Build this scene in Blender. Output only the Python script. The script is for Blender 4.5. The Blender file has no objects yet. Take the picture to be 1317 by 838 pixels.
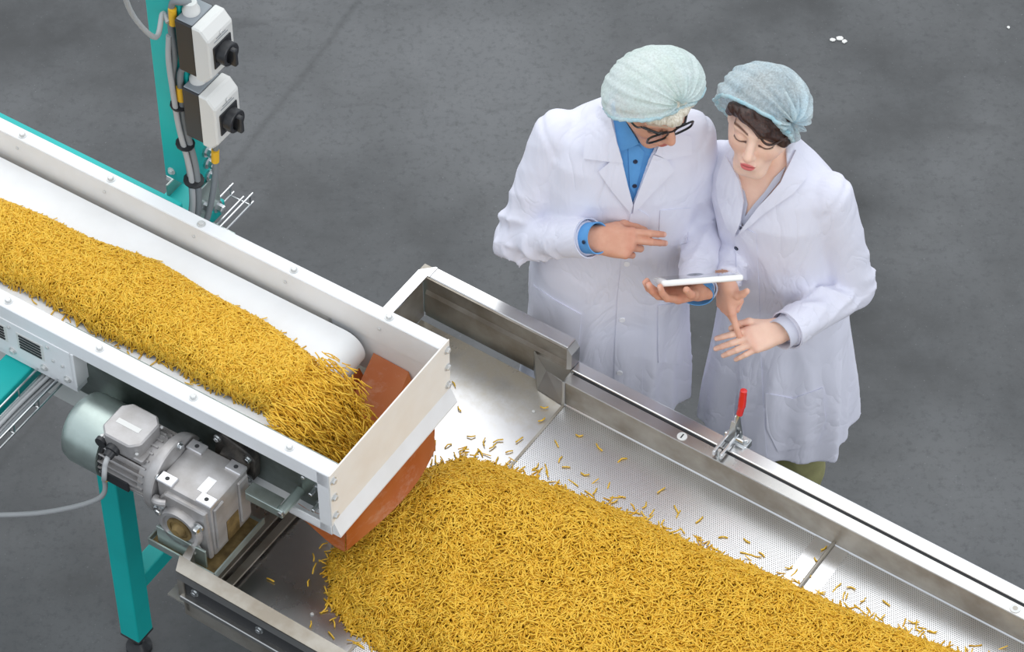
import bpy, bmesh, math, random
import numpy as np
from mathutils import Vector, Matrix, noise
from mathutils.bvhtree import BVHTree

random.seed(7); rng = np.random.default_rng(7)
SC = bpy.context.scene; COL = SC.collection

# ------------------------------------------------------------------ camera, light, exposure
F_PX, TH, CAM_H = 4200.0, math.radians(49), 6.95
cam_d = bpy.data.cameras.new('camera'); cam = bpy.data.objects.new('camera', cam_d); COL.objects.link(cam)
cam.location = (0, 0, CAM_H); cam.rotation_euler = (math.radians(90) - TH, 0, 0)
cam_d.sensor_width = 36; cam_d.lens = F_PX / 1317 * 36; cam_d.clip_end = 100
SC.camera = cam

world = bpy.data.worlds.new('world'); SC.world = world; world.use_nodes = True
bg = world.node_tree.nodes['Background']; bg.inputs[0].default_value = (0.80, 0.86, 0.93, 1); bg.inputs[1].default_value = 1.0

def area_light(name, loc, target, sx, sy, power, color):
    l = bpy.data.lights.new(name, 'AREA'); l.shape = 'RECTANGLE'; l.size = sx; l.size_y = sy; l.energy = power; l.color = color
    o = bpy.data.objects.new(name, l); COL.objects.link(o); o.location = loc
    o.rotation_euler = (Vector(target) - Vector(loc)).to_track_quat('-Z', 'Y').to_euler(); return o
area_light('skylight_far', (0.5, 11.5, 8.6), (0, 5.0, 0.8), 15, 8, 540, (1.0, 0.98, 0.95))
area_light('skylight_overhead', (-3.0, 4.5, 9.2), (-0.3, 4.9, 0.8), 8, 7, 200, (1.0, 0.98, 0.96))

area_light('window_band_front', (7.0, -2.5, 5.5), (-0.2, 4.7, 0.9), 9, 5, 270, (1.0, 0.99, 0.97))

vs = SC.view_settings; vs.view_transform = 'Standard'; vs.look = 'None'; vs.gamma = 1; vs.use_curve_mapping = False; vs.exposure = 0.0
SC.display_settings.display_device = 'sRGB'

# ------------------------------------------------------------------ camera geometry used for measuring
def un(px, py, z):
    a = TH + math.atan((py - 419) / F_PX); Y = (CAM_H - z) / math.tan(a)
    d = Y * math.cos(TH) + (CAM_H - z) * math.sin(TH)
    return Vector(((px - 658.5) / F_PX * d, Y, z))
def unY(px, py, Y):
    a = TH + math.atan((py - 419) / F_PX)
    return un(px, py, CAM_H - Y * math.tan(a))
def pj_np(P):
    d = P[..., 1] * math.cos(TH) + (CAM_H - P[..., 2]) * math.sin(TH)
    v = P[..., 1] * math.sin(TH) - (CAM_H - P[..., 2]) * math.cos(TH)
    return 658.5 + F_PX * P[..., 0] / d, 419 - F_PX * v / d

# ------------------------------------------------------------------ materials
def lin(c):
    if isinstance(c, str):
        c = [int(c[i:i+2], 16) / 255 for i in (0, 2, 4)]
    return tuple(((x / 12.92) if x <= 0.04045 else ((x + 0.055) / 1.055) ** 2.4) for x in c)
class NT:
    def __init__(s, name):
        s.m = bpy.data.materials.new(name); s.m.use_nodes = True; s.n = s.m.node_tree.nodes; s.l = s.m.node_tree.links
        s.b = s.n['Principled BSDF']; s.out = s.n['Material Output']
    def new(s, t, **kw):
        n = s.n.new(t)
        for k, v in kw.items():
            if k.startswith('i_'):
                n.inputs[int(k[2:]) if k[2:].isdigit() else k[2:].replace('_', ' ')].default_value = v
            else: setattr(n, k, v)
        return n
    def link(s, a, b): s.l.new(a, b)
    def coord(s, kind='Object', scale=(1, 1, 1), rot=(0, 0, 0)):
        tc = s.new('ShaderNodeTexCoord'); mp = s.new('ShaderNodeMapping')
        mp.inputs['Scale'].default_value = scale; mp.inputs['Rotation'].default_value = rot
        s.link(tc.outputs[kind], mp.inputs[0]); return mp.outputs[0]
    def noise(s, vec, scale, detail=4, rough=0.55):
        n = s.new('ShaderNodeTexNoise'); n.inputs['Scale'].default_value = scale; n.inputs['Detail'].default_value = detail
        n.inputs['Roughness'].default_value = rough; s.link(vec, n.inputs['Vector']); return n.outputs['Fac']
    def ramp(s, fac, stops):
        r = s.new('ShaderNodeValToRGB'); e = r.color_ramp.elements
        while len(e) < len(stops): e.new(0.5)
        for k, (p, c) in zip(e, stops): k.position = p; k.color = (*c, 1) if len(c) == 3 else c
        s.link(fac, r.inputs[0]); return r.outputs[0]
    def mix(s, fac, a, b, blend='MIX'):
        m = s.new('ShaderNodeMix', data_type='RGBA', blend_type=blend)
        for v, k in ((fac, 0), (a, 6), (b, 7)):
            if hasattr(v, 'links'): s.link(v, m.inputs[k])
            else: m.inputs[k].default_value = v if k == 0 else (*v, 1)
        return m.outputs[2]
    def math(s, op, a, b=0.0):
        m = s.new('ShaderNodeMath', operation=op)
        for v, k in ((a, 0), (b, 1)):
            if hasattr(v, 'links'): s.link(v, m.inputs[k])
            else: m.inputs[k].default_value = v
        return m.outputs[0]
    def bump(s, h, strength=0.2, dist=0.002):
        b = s.new('ShaderNodeBump'); b.inputs['Strength'].default_value = strength; b.inputs['Distance'].default_value = dist
        s.link(h, b.inputs['Height']); s.link(b.outputs[0], s.b.inputs['Normal'])
def mat(name, color, rough=0.5, metal=0.0, vary=0.0, vscale=8, bump=0.0, bscale=60, color2=None, coat=0.0, stretch=(1, 1, 1), rvary=0.0, transmission=0.0, sub=0.0):
    t = NT(name); c = lin(color); b = t.b
    b.inputs['Base Color'].default_value = (*c, 1); b.inputs['Roughness'].default_value = rough; b.inputs['Metallic'].default_value = metal
    b.inputs['Coat Weight'].default_value = coat; b.inputs['Transmission Weight'].default_value = transmission
    if sub: b.inputs['Subsurface Weight'].default_value = sub; b.inputs['Subsurface Radius'].default_value = (0.012, 0.005, 0.003); b.inputs['Subsurface Scale'].default_value = 1.0
    if vary or bump or rvary:
        v = t.coord('Object', stretch)
        n = t.noise(v, vscale, 6)
        if vary:
            c2 = lin(color2) if color2 else tuple(x * (1 - vary) for x in c)
            t.link(t.ramp(n, [(0.35, c2), (0.62, c)]), b.inputs['Base Color'])
        if rvary:
            t.link(t.math('ADD', t.math('MULTIPLY', n, rvary), rough - rvary * 0.5), b.inputs['Roughness'])
        if bump: t.bump(t.noise(v, bscale, 4), bump, 0.002)
    return t.m
M = {}
M['white_paint'] = mat('white_paint', 'eceef1', 0.42, vary=0.06, vscale=6, color2='e3e4e5', bump=0.05, bscale=40)
M['cream_paint'] = mat('cream_paint', 'f3f0ea', 0.5, vary=0.06, vscale=7, color2='ede7de')
M['belt'] = mat('belt', 'eceef0', 0.55, vary=0.06, vscale=5, color2='e2e3e4')
M['steel'] = mat('steel', 'c4c3c1', 0.30, 1.0, vary=0.15, vscale=5, rvary=0.22, bump=0.03, bscale=90, stretch=(1, 1, 1))
M['steel_rail'] = mat('steel_rail', 'dcdcdd', 0.24, 1.0, vary=0.12, vscale=3, rvary=0.15)
M['steel_dull'] = mat('steel_dull', 'b0aca4', 0.50, 0.85, vary=0.25, vscale=9, rvary=0.2, color2='8f877b')
M['zinc'] = mat('zinc', 'b9c7c2', 0.36, 0.8, vary=0.3, vscale=12, color2='a3afaa', rvary=0.2)
M['zinc_dark'] = mat('zinc_dark', '8b9490', 0.42, 0.85, vary=0.4, vscale=10, color2='6d736c', rvary=0.2)
M['bolt'] = mat('bolt', 'cfd2d3', 0.28, 1.0)
M['bolt_white'] = mat('bolt_white', 'd2d3d2', 0.4, 0.35)
M['alu'] = mat('cast_aluminium', 'bab8b8', 0.48, 0.55, vary=0.25, vscale=14, color2='a39f9c', bump=0.12, bscale=130)
M['alu_face'] = mat('machined_aluminium', 'e3e2e4', 0.3, 0.8)
M['grime'] = mat('grimy_brown_steel', '8a7448', 0.7, 0.2, vary=0.5, vscale=25, color2='5c4a2a', bump=0.4, bscale=120)
M['teal'] = mat('teal_paint', '06b4b0', 0.5, vary=0.10, vscale=6, bump=0.04, bscale=50)
M['black'] = mat('black_plastic', '26272a', 0.38, bump=0.05, bscale=200)
M['black_cast'] = mat('black_cast_iron', '2a2826', 0.55, 0.3, vary=0.5, vscale=30, color2='55504a', bump=0.3, bscale=150)
M['dark_gap'] = mat('dark_rubber', '2c2d2f', 0.6)
M['grey_plastic'] = mat('grey_plastic', '8b9197', 0.45)
M['light_plastic'] = mat('light_grey_plastic', 'd9d9d6', 0.42)
M['cable'] = mat('grey_cable', 'a9abac', 0.5)
M['cable_dark'] = mat('dark_grey_cable', '7c8184', 0.5)
M['yellow'] = mat('yellow_marker', 'e6b42c', 0.5)
M['red_vinyl'] = mat('red_vinyl', 'd3201f', 0.35, coat=0.3)
M['pasta'] = None
M['glass_white'] = mat('white_tablet_shell', 'f1f1f0', 0.25, coat=0.4)
M['screen'] = mat('tablet_screen', '8f9399', 0.08, coat=1.0)
M['specs'] = mat('black_frame', '17181c', 0.25, coat=0.4)
M['shirt_blue'] = mat('blue_shirt', '5a9bd6', 0.75, vary=0.12, vscale=18, bump=0.15, bscale=350)
M['shirt_grey'] = mat('pale_grey_shirt', 'cdcedb', 0.75, vary=0.08, vscale=18, bump=0.1, bscale=300)
M['khaki'] = mat('khaki_cloth', 'a5a271', 0.85, vary=0.25, vscale=14, bump=0.2, bscale=250)
M['grey_trousers'] = mat('grey_trousers', '54575a', 0.85, vary=0.2, vscale=14)
M['shoe'] = mat('black_leather', '1d1c1c', 0.4)
M['white_button'] = mat('white_button', 'efeef2', 0.3)
M['navy_button'] = mat('navy_button', '1b2740', 0.3)

def m_pasta(name, c1, c2, c3):
    t = NT(name); b = t.b; b.inputs['Roughness'].default_value = 0.5
    g = t.new('ShaderNodeNewGeometry')
    t.link(t.ramp(g.outputs['Random Per Island'], [(0.0, lin(c2)), (0.45, lin(c1)), (1.0, lin(c3))]), b.inputs['Base Color'])
    b.inputs['Subsurface Weight'].default_value = 0.0
    return t.m
M['pasta'] = m_pasta('pasta', 'eabc36', 'dda826', 'f1c84a')
M['pasta_bed'] = mat('pasta_bed', 'cf9c22', 0.7, vary=0.3, vscale=60, color2='b08018', bump=0.8, bscale=120)

def m_red_sheet():
    t = NT('orange_red_plastic_sheet'); b = t.b; v = t.coord('Object')
    n = t.noise(t.coord('Object', (1, 1, 2.5), (0.5, 0.4, 0)), 14, 9, 0.75); n2 = t.noise(v, 7, 2)
    c = t.ramp(n2, [(0.3, lin('cf7434')), (0.7, lin('e0935a'))])
    c = t.mix(t.ramp(n, [(0.52, (0, 0, 0)), (0.72, (0.6, 0.6, 0.6))]), c, lin('e6bfa0'))
    t.link(c, b.inputs['Base Color']); b.inputs['Roughness'].default_value = 0.4
    b.inputs['Transmission Weight'].default_value = 0.0
    tr = t.new('ShaderNodeBsdfTranslucent'); t.link(c, tr.inputs[0]); mx = t.new('ShaderNodeMixShader'); mx.inputs[0].default_value = 0.45
    t.link(b.outputs[0], mx.inputs[1]); t.link(tr.outputs[0], mx.inputs[2]); t.link(mx.outputs[0], t.out.inputs[0]); return t.m
M['red_sheet'] = m_red_sheet()

def m_tray_floor(name, perforated):
    t = NT(name); b = t.b; b.inputs['Metallic'].default_value = 1.0; v = t.coord('Object')
    n = t.noise(v, 4, 7, 0.6); fine = t.noise(v, 35, 6, 0.7)
    base = t.ramp(n, [(0.3, lin('bcbcbd')), (0.7, lin('d2d2d3'))])
    if perforated:
        # hexagonal array of round holes, 6.5 mm pitch
        tc = t.new('ShaderNodeTexCoord'); sp = t.new('ShaderNodeSeparateXYZ'); t.link(tc.outputs['Object'], sp.inputs[0])
        P = 0.0056
        def cell(ox, oy):
            fx = t.math('SUBTRACT', t.math('FRACT', t.math('ADD', t.math('DIVIDE', sp.outputs[0], P), ox)), 0.5)
            fy = t.math('MULTIPLY', t.math('SUBTRACT', t.math('FRACT', t.math('ADD', t.math('DIVIDE', sp.outputs[1], P * 1.732), oy)), 0.5), 1.732)
            return t.math('SQRT', t.math('ADD', t.math('MULTIPLY', fx, fx), t.math('MULTIPLY', fy, fy)))
        d = t.math('MINIMUM', cell(0.0, 0.0), cell(0.5, 0.5))
        hole = t.ramp(d, [(0.21, (1, 1, 1)), (0.27, (0, 0, 0))])
        col = t.mix(hole, t.mix(0.6, base, lin('e4e4e5')), lin('8d8e8e')); t.link(col, b.inputs['Base Color'])
        t.link(t.ramp(hole, [(0.0, (0.31,) * 3), (1.0, (0.7,) * 3)]), b.inputs['Roughness'])
        dust = t.ramp(fine, [(0.60, (0, 0, 0)), (0.8, (0.3, 0.3, 0.3))])
        t.bump(t.math('SUBTRACT', 1.0, hole), 0.35, 0.001)
    else:
        t.link(t.mix(t.ramp(fine, [(0.58, (0, 0, 0)), (0.8, (0.35, 0.35, 0.35))]), base, lin('e5e2da')), b.inputs['Base Color'])
        t.link(t.ramp(n, [(0.3, (0.22,) * 3), (0.7, (0.36,) * 3)]), b.inputs['Roughness'])
        # flour dust caked along the far wall and the end wall
        sp = t.new('ShaderNodeSeparateXYZ'); t.link(v, sp.inputs[0]); wob = t.math('MULTIPLY', t.math('SUBTRACT', fine, 0.5), 0.28)
        far = t.ramp(t.math('ADD', sp.outputs[1], wob), [(0.36, (0,) * 3), (0.52, (0.8,) * 3)])
        end = t.ramp(t.math('SUBTRACT', t.math('MULTIPLY', sp.outputs[0], -1.0), t.math('SUBTRACT', 0.5, wob)), [(0.40, (0,) * 3), (0.52, (0.55,) * 3)])
        dm = t.math('MAXIMUM', far, end); old = b.inputs['Base Color'].links[0].from_socket
        t.link(t.mix(dm, old, lin('b0a795')), b.inputs['Base Color']); t.link(t.math('SUBTRACT', 1.0, t.math('MULTIPLY', dm, 0.6)), b.inputs['Metallic'])
        t.bump(fine, 0.05, 0.001)
    return t.m
M['tray_plate'] = m_tray_floor('brushed_tray_plate', False)
M['perforated'] = m_tray_floor('perforated_steel', True)

FLOOR_OFF = (13.9427, -47.4989, 0)
def m_floor():
    t = NT('polished_concrete'); b = t.b; v = t.coord('Object')
    vb = t.new('ShaderNodeMapping'); vb.inputs['Location'].default_value = FLOOR_OFF; t.link(v, vb.inputs[0]); big = t.noise(vb.outputs[0], 1.1, 4, 0.55); mid = t.noise(v, 5.5, 8, 0.65); fine = t.noise(v, 40, 6, 0.75); spk = t.noise(v, 140, 3, 0.6)
    c = t.ramp(big, [(0.34, lin('1f2224')), (0.66, lin('616365'))])
    c = t.mix(t.ramp(mid, [(0.38, (0.0,) * 3), (0.68, (0.42,) * 3)]), c, lin('626466'))
    c = t.mix(t.ramp(fine, [(0.32, (0.5,) * 3), (0.5, (0,) * 3)]), c, lin('323537'))
    c = t.mix(t.ramp(spk, [(0.66, (0,) * 3), (0.74, (0.45,) * 3)]), c, lin('8a8c8e'))
    # dark tyre-worn streaks and a saw-cut joint
    st = t.noise(t.coord('Object', (0.9, 3.2, 1), (0, 0, math.radians(35))), 1.7, 6, 0.6)
    c = t.mix(t.ramp(st, [(0.60, (0,) * 3), (0.76, (0.55,) * 3)]), c, lin('2f3133'))
    a, q = un(487, -30, 0), un(290, 225, 0); d = (q - a).normalized(); nrm = Vector((-d.y, d.x, 0))
    dot = t.new('ShaderNodeVectorMath', operation='DOT_PRODUCT'); dot.inputs[1].default_value = nrm; tc = t.new('ShaderNodeTexCoord'); t.link(tc.outputs['Object'], dot.inputs[0])
    off = t.math('ADD', t.math('SUBTRACT', dot.outputs['Value'], nrm.dot(a)), t.math('MULTIPLY', t.math('SUBTRACT', mid, 0.5), 0.05))
    line = t.ramp(t.math('ABSOLUTE', off), [(0.002, (0.40,) * 3), (0.018, (0,) * 3)])
    c = t.mix(line, c, lin('37393a'))
    t.link(c, b.inputs['Base Color'])
    t.link(t.ramp(mid, [(0.3, (0.42,) * 3), (0.7, (0.62,) * 3)]), b.inputs['Roughness'])
    t.bump(fine, 0.08, 0.002); return t.m
M['floor'] = m_floor()

def m_coat():
    t = NT('white_cotton_coat'); b = t.b; v = t.coord('Object')
    b.inputs['Base Color'].default_value = (*lin('dfdfec'), 1); b.inputs['Roughness'].default_value = 0.85
    vz = t.coord('Object', (1, 1, .55)); nn = t.new('ShaderNodeTexNoise'); nn.inputs['Scale'].default_value = 7; nn.inputs['Detail'].default_value = 3; nn.inputs['Distortion'].default_value = 1.2; t.link(vz, nn.inputs['Vector'])
    ridge = t.math('ABSOLUTE', t.math('SUBTRACT', nn.outputs['Fac'], 0.5)); n2 = t.noise(v, 26, 3, 0.5)
    t.bump(t.math('ADD', t.math('POWER', ridge, 0.7), t.math('MULTIPLY', n2, 0.10)), 0.33, 0.03); return t.m
M['coat'] = m_coat()
def m_vcol(name, rough, sub):
    t = NT(name); b = t.b; a = t.new('ShaderNodeVertexColor', layer_name='Col'); v = t.coord('Object')
    n = t.noise(v, 45, 4)
    t.link(t.mix(0.12, a.outputs[0], t.ramp(n, [(0.3, lin('b8654f')), (0.7, lin('f3cdb4'))]), 'MIX'), b.inputs['Base Color'])
    b.inputs['Roughness'].default_value = rough
    if sub: b.inputs['Subsurface Weight'].default_value = sub; b.inputs['Subsurface Radius'].default_value = (0.010, 0.004, 0.002); b.inputs['Subsurface Scale'].default_value = 0.6
    t.bump(t.noise(v, 260, 3), 0.08, 0.001); return t.m
M['skin'] = m_vcol('skin', 0.5, 0.12)
def m_net(name, col, alpha):
    t = NT(name); b = t.b; v = t.coord('Object'); n = t.noise(v, 160, 5, 0.7); n2 = t.noise(v, 22, 3)
    c = t.ramp(n2, [(0.3, lin(col)), (0.7, lin('e8f3f4'))])
    t.link(c, b.inputs['Base Color']); b.inputs['Roughness'].default_value = 0.7
    tl = t.new('ShaderNodeBsdfTranslucent'); t.link(c, tl.inputs[0]); m1 = t.new('ShaderNodeMixShader'); m1.inputs[0].default_value = 0.35
    t.link(b.outputs[0], m1.inputs[1]); t.link(tl.outputs[0], m1.inputs[2])
    tp = t.new('ShaderNodeBsdfTransparent'); m2 = t.new('ShaderNodeMixShader')
    t.link(t.ramp(n, [(0.3, (alpha - 0.22,) * 3), (0.7, (min(alpha + 0.22, 1),) * 3)]), m2.inputs[0])
    t.link(tp.outputs[0], m2.inputs[1]); t.link(m1.outputs[0], m2.inputs[2]); t.link(m2.outputs[0], t.out.inputs[0])
    t.bump(n, 0.2, 0.001); return t.m
M['net_mint'] = m_net('mint_nonwoven_net', 'dfeeeb', 0.86)
M['net_blue'] = m_net('pale_blue_nonwoven_net', 'd3e8f1', 0.66)
M['net_band'] = m_net('pale_blue_elastic', 'a8dcea', 0.9)
def m_hair(name, c1, c2):
    t = NT(name); b = t.b; v = t.coord('Object', (60, 60, 14)); n = t.noise(v, 4, 4)
    t.link(t.ramp(n, [(0.3, lin(c1)), (0.7, lin(c2))]), b.inputs['Base Color']); b.inputs['Roughness'].default_value = 0.38
    t.bump(n, 0.5, 0.004); return t.m
M['hair_white'] = m_hair('white_hair', 'b9ad97', 'ece6d8')
M['hair_brown'] = m_hair('dark_brown_hair', '1f120e', '47291e')
def m_lens():
    t = NT('clear_lens'); tp = t.new('ShaderNodeBsdfTransparent'); gl = t.new('ShaderNodeBsdfGlossy'); gl.inputs['Roughness'].default_value = 0.05
    m = t.new('ShaderNodeMixShader'); m.inputs[0].default_value = 0.12; t.link(tp.outputs[0], m.inputs[1]); t.link(gl.outputs[0], m.inputs[2]); t.link(m.outputs[0], t.out.inputs[0]); return t.m
M['lens'] = m_lens()

# ------------------------------------------------------------------ object helpers
ORIG = {}
def thing(name, label, cat, loc=(0, 0, 0), rotz=0.0, group=None, kind=None):
    """Empty at the base of a thing; part meshes are given in the rotated frame (u, v, z)."""
    o = bpy.data.objects.new(name, None); COL.objects.link(o); o.empty_display_size = 0.1
    R = Matrix.Rotation(rotz, 4, 'Z'); o.location = R @ Vector(loc); o.rotation_euler = (0, 0, rotz)
    ORIG[o.name] = Vector(loc); o['label'] = label; o['category'] = cat
    if group: o['group'] = group
    return o
def tag(o, label=None, cat=None, group=None, kind=None):
    if label: o['label'] = label
    if cat: o['category'] = cat
    if group: o['group'] = group
    if kind: o['kind'] = kind
    return o
def smooth_mesh(me, ang=None):
    me.polygons.foreach_set('use_smooth', [True] * len(me.polygons))
    if ang is not None:
        try: me.set_sharp_from_angle(angle=ang)
        except Exception: pass
def link_obj(name, me, m, parent=None, smooth=None):
    o = bpy.data.objects.new(name, me); COL.objects.link(o)
    if m is not None and len(me.materials) == 0: me.materials.append(m)
    if smooth is not None: smooth_mesh(me, smooth)
    if parent is not None: o.parent = parent
    return o
class B:
    """collects shapes in frame coordinates, then becomes ONE mesh object"""
    def __init__(s): s.bm = bmesh.new()
    def box(s, a, b, bev=0.0, seg=1):
        lo = [min(x, y) for x, y in zip(a, b)]; hi = [max(x, y) for x, y in zip(a, b)]
        r = bmesh.ops.create_cube(s.bm, size=1.0); vs_ = r['verts']
        for v in vs_: v.co = Vector([(lo[i] + hi[i]) / 2 + v.co[i] * (hi[i] - lo[i]) for i in range(3)])
        if bev:
            es = list({e for v in vs_ for e in v.link_edges})
            bmesh.ops.bevel(s.bm, geom=es, offset=bev, segments=seg, affect='EDGES', profile=0.5)
        return s
    def prism(s, poly, axis, t0, t1, bev=0.0):
        """polygon of 2D points extruded along axis ('u','v','z')"""
        def P(p, t): return {'u': (t, p[0], p[1]), 'v': (p[0], t, p[1]), 'z': (p[0], p[1], t)}[axis]
        v0 = [s.bm.verts.new(P(p, t0)) for p in poly]; v1 = [s.bm.verts.new(P(p, t1)) for p in poly]
        fs = [s.bm.faces.new(v0), s.bm.faces.new(v1[::-1])]
        n = len(poly)
        for i in range(n): fs.append(s.bm.faces.new((v0[i], v1[i], v1[(i + 1) % n], v0[(i + 1) % n])))
        bmesh.ops.recalc_face_normals(s.bm, faces=fs)
        if bev: bmesh.ops.bevel(s.bm, geom=list({e for f in fs for e in f.edges}), offset=bev, segments=1, affect='EDGES')
        return s
    def tube(s, pts, r, n=8, caps=True):
        pts = [Vector(p) for p in pts]; N = len(pts); rs = r if hasattr(r, '__len__') else [r] * N
        rings = []; up = None
        for i, p in enumerate(pts):
            t = (pts[min(i + 1, N - 1)] - pts[max(i - 1, 0)]).normalized()
            if up is None: up = t.orthogonal().normalized()
            up = (up - t * up.dot(t)); up = up.normalized() if up.length > 1e-6 else t.orthogonal().normalized()
            w = t.cross(up)
            rings.append([s.bm.verts.new(p + (up * math.cos(2 * math.pi * k / n) + w * math.sin(2 * math.pi * k / n)) * rs[i]) for k in range(n)])
        fs = []
        for a, b in zip(rings, rings[1:]):
            for k in range(n): fs.append(s.bm.faces.new((a[k], a[(k + 1) % n], b[(k + 1) % n], b[k])))
        if caps: fs.append(s.bm.faces.new(rings[0][::-1])); fs.append(s.bm.faces.new(rings[-1]))
        bmesh.ops.recalc_face_normals(s.bm, faces=fs); return s
    def lathe(s, prof, origin, axis, n=32, close=False):
        """profile of (t along axis, radius)"""
        o = Vector(origin); t = Vector(axis).normalized(); a = t.orthogonal().normalized(); b = t.cross(a); rings = []
        for (x, r) in prof:
            rings.append([s.bm.verts.new(o + t * x + (a * math.cos(2 * math.pi * k / n) + b * math.sin(2 * math.pi * k / n)) * max(r, 1e-5)) for k in range(n)])
        fs = []
        for p, q in zip(rings, rings[1:]):
            for k in range(n): fs.append(s.bm.faces.new((p[k], p[(k + 1) % n], q[(k + 1) % n], q[k])))
        fs.append(s.bm.faces.new(rings[0][::-1])); fs.append(s.bm.faces.new(rings[-1]))
        bmesh.ops.recalc_face_normals(s.bm, faces=fs); return s
    def sheet(s, grid, thick):
        """grid[i][j] of points -> curved sheet of real thickness"""
        G = [[Vector(p) for p in row] for row in grid]; ni, nj = len(G), len(G[0]); top = []; bot = []
        for i in range(ni):
            tr, br = [], []
            for j in range(nj):
                du = G[min(i + 1, ni - 1)][j] - G[max(i - 1, 0)][j]; dv = G[i][min(j + 1, nj - 1)] - G[i][max(j - 1, 0)]
                n = du.cross(dv).normalized(); tr.append(s.bm.verts.new(G[i][j] + n * thick / 2)); br.append(s.bm.verts.new(G[i][j] - n * thick / 2))
            top.append(tr); bot.append(br)
        fs = []
        for i in range(ni - 1):
            for j in range(nj - 1):
                fs.append(s.bm.faces.new((top[i][j], top[i + 1][j], top[i + 1][j + 1], top[i][j + 1])))
                fs.append(s.bm.faces.new((bot[i][j], bot[i][j + 1], bot[i + 1][j + 1], bot[i + 1][j])))
        for i in range(ni - 1):
            for j in (0, nj - 1): fs.append(s.bm.faces.new((top[i][j], bot[i][j], bot[i + 1][j], top[i + 1][j])))
        for j in range(nj - 1):
            for i in (0, ni - 1): fs.append(s.bm.faces.new((top[i][j], top[i][j + 1], bot[i][j + 1], bot[i][j])))
        bmesh.ops.recalc_face_normals(s.bm, faces=fs); return s
    def build(s, name, m, parent=None, smooth=0.6, label=None, base=None):
        off = base if base is not None else Vector((0, 0, 0))
        p = parent
        while p is not None: off = off + ORIG.get(p.name, Vector((0, 0, 0))); p = p.parent
        me = bpy.data.meshes.new(name)
        bmesh.ops.translate(s.bm, verts=s.bm.verts, vec=-off); s.bm.to_mesh(me); s.bm.free()
        o = link_obj(name, me, m, parent, smooth)
        if base is not None: o.location = base
        if label: o['label'] = label
        return o
def bez(pts, n=10):
    """Catmull-Rom through points"""
    P = [Vector(p) for p in pts]; P = [P[0] * 2 - P[1]] + P + [P[-1] * 2 - P[-2]]; out = []
    for i in range(1, len(P) - 2):
        for k in range(n):
            t = k / n; a, b, c, d = P[i - 1:i + 3]
            out.append(0.5 * (2 * b + (c - a) * t + (2 * a - 5 * b + 4 * c - d) * t * t + (3 * b - a - 3 * c + d) * t ** 3))
    out.append(P[-2]); return out

# shared small hardware meshes: axis +Z
def bolt_mesh(name, r, h, m, washer=True):
    b = B()
    if washer: b.lathe([(0, r * 1.45), (h * 0.25, r * 1.45)], (0, 0, 0), (0, 0, 1), 16)
    b.lathe([(h * 0.2, r), (h * 0.85, r), (h, r * 0.82)], (0, 0, 0), (0, 0, 1), 6)
    me = bpy.data.meshes.new(name); b.bm.to_mesh(me); b.bm.free(); me.materials.append(m); return me
BOLT = bolt_mesh('hex_bolt_mesh', 0.0075, 0.009, M['bolt']); BOLT_W = bolt_mesh('painted_bolt_mesh', 0.0075, 0.008, M['bolt_white'])
SCREW = bolt_mesh('small_screw_mesh', 0.0045, 0.004, M['bolt_white'], False)
def put(name, me, pos, axis, parent):
    """copy of a shared mesh at a frame position with its z axis along `axis`"""
    o = bpy.data.objects.new(name, me); COL.objects.link(o); off = Vector((0, 0, 0)); p = parent
    while p is not None: off = off + ORIG.get(p.name, Vector((0, 0, 0))); p = p.parent
    o.parent = parent; o.location = Vector(pos) - off; o.rotation_euler = Vector(axis).to_track_quat('Z', 'Y').to_euler(); return o

TA, CA = math.radians(-34.2), math.radians(-33.0)      # yaw of the tray and of the conveyor
RT, RC = Matrix.Rotation(TA, 4, 'Z'), Matrix.Rotation(CA, 4, 'Z')
def toC(p): return RC.inverted() @ Vector(p)
def toT(p): return RT.inverted() @ Vector(p)

# ------------------------------------------------------------------ floor
fb = B(); fb.box((-12, -6, -0.1), (12, 16, 0.0)); fo = fb.build('floor', M['floor'], None, None); tag(fo, 'grey polished concrete factory floor with scuffs and dark streaks', 'floor', kind='structure')
# ------------------------------------------------------------------ vibrating steel tray  (frame TA)
ZF, ZL, ZR = 0.780, 0.870, 0.950            # floor, ledge and high rim heights
U0, U1, UH, UE = -3.225, -2.765, -2.78, -0.95
VN, VF = 3.268, 4.362
tray = thing('vibrating_tray', 'long stainless steel vibrating tray with perforated screen floor carrying the golden pasta heap', 'tray', (-2.2, 3.8, 0), TA)
def tb(): return B()
tb().box((U0 + .01, VN + .03, ZF - .006), (U1, 4.325, ZF)).build('floor_plate', M['tray_plate'], tray, None, 'smooth brushed steel floor plate')
tb().box((U1 + .002, VN + .03, ZF - .004), (-2.048, 4.31, ZF + .002)).build('perforated_screen', M['perforated'], tray, None, 'perforated steel screen')
tb().box((-1.957, VN + .03, ZF - .004), (UE, 4.31, ZF + .002)).build('perforated_screen', M['perforated'], tray, None, 'perforated steel screen')
tb().box((-2.048, VN + .03, ZF - .004), (-1.957, 4.31, ZF + .0025)).build('joint_strip', M['steel_rail'], tray, None, 'plain bright strip between the screens')
tb().box((-2.005, VN + .03, ZF + .002), (-1.997, 4.305, ZF + .010), .002).build('joint_rail', M['steel_dull'], tray, None)
tb().box((U1 - .003, VN + .03, ZF), (U1 + .004, 4.315, ZF + .004)).build('screen_edge', M['steel_dull'], tray, None)
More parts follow.
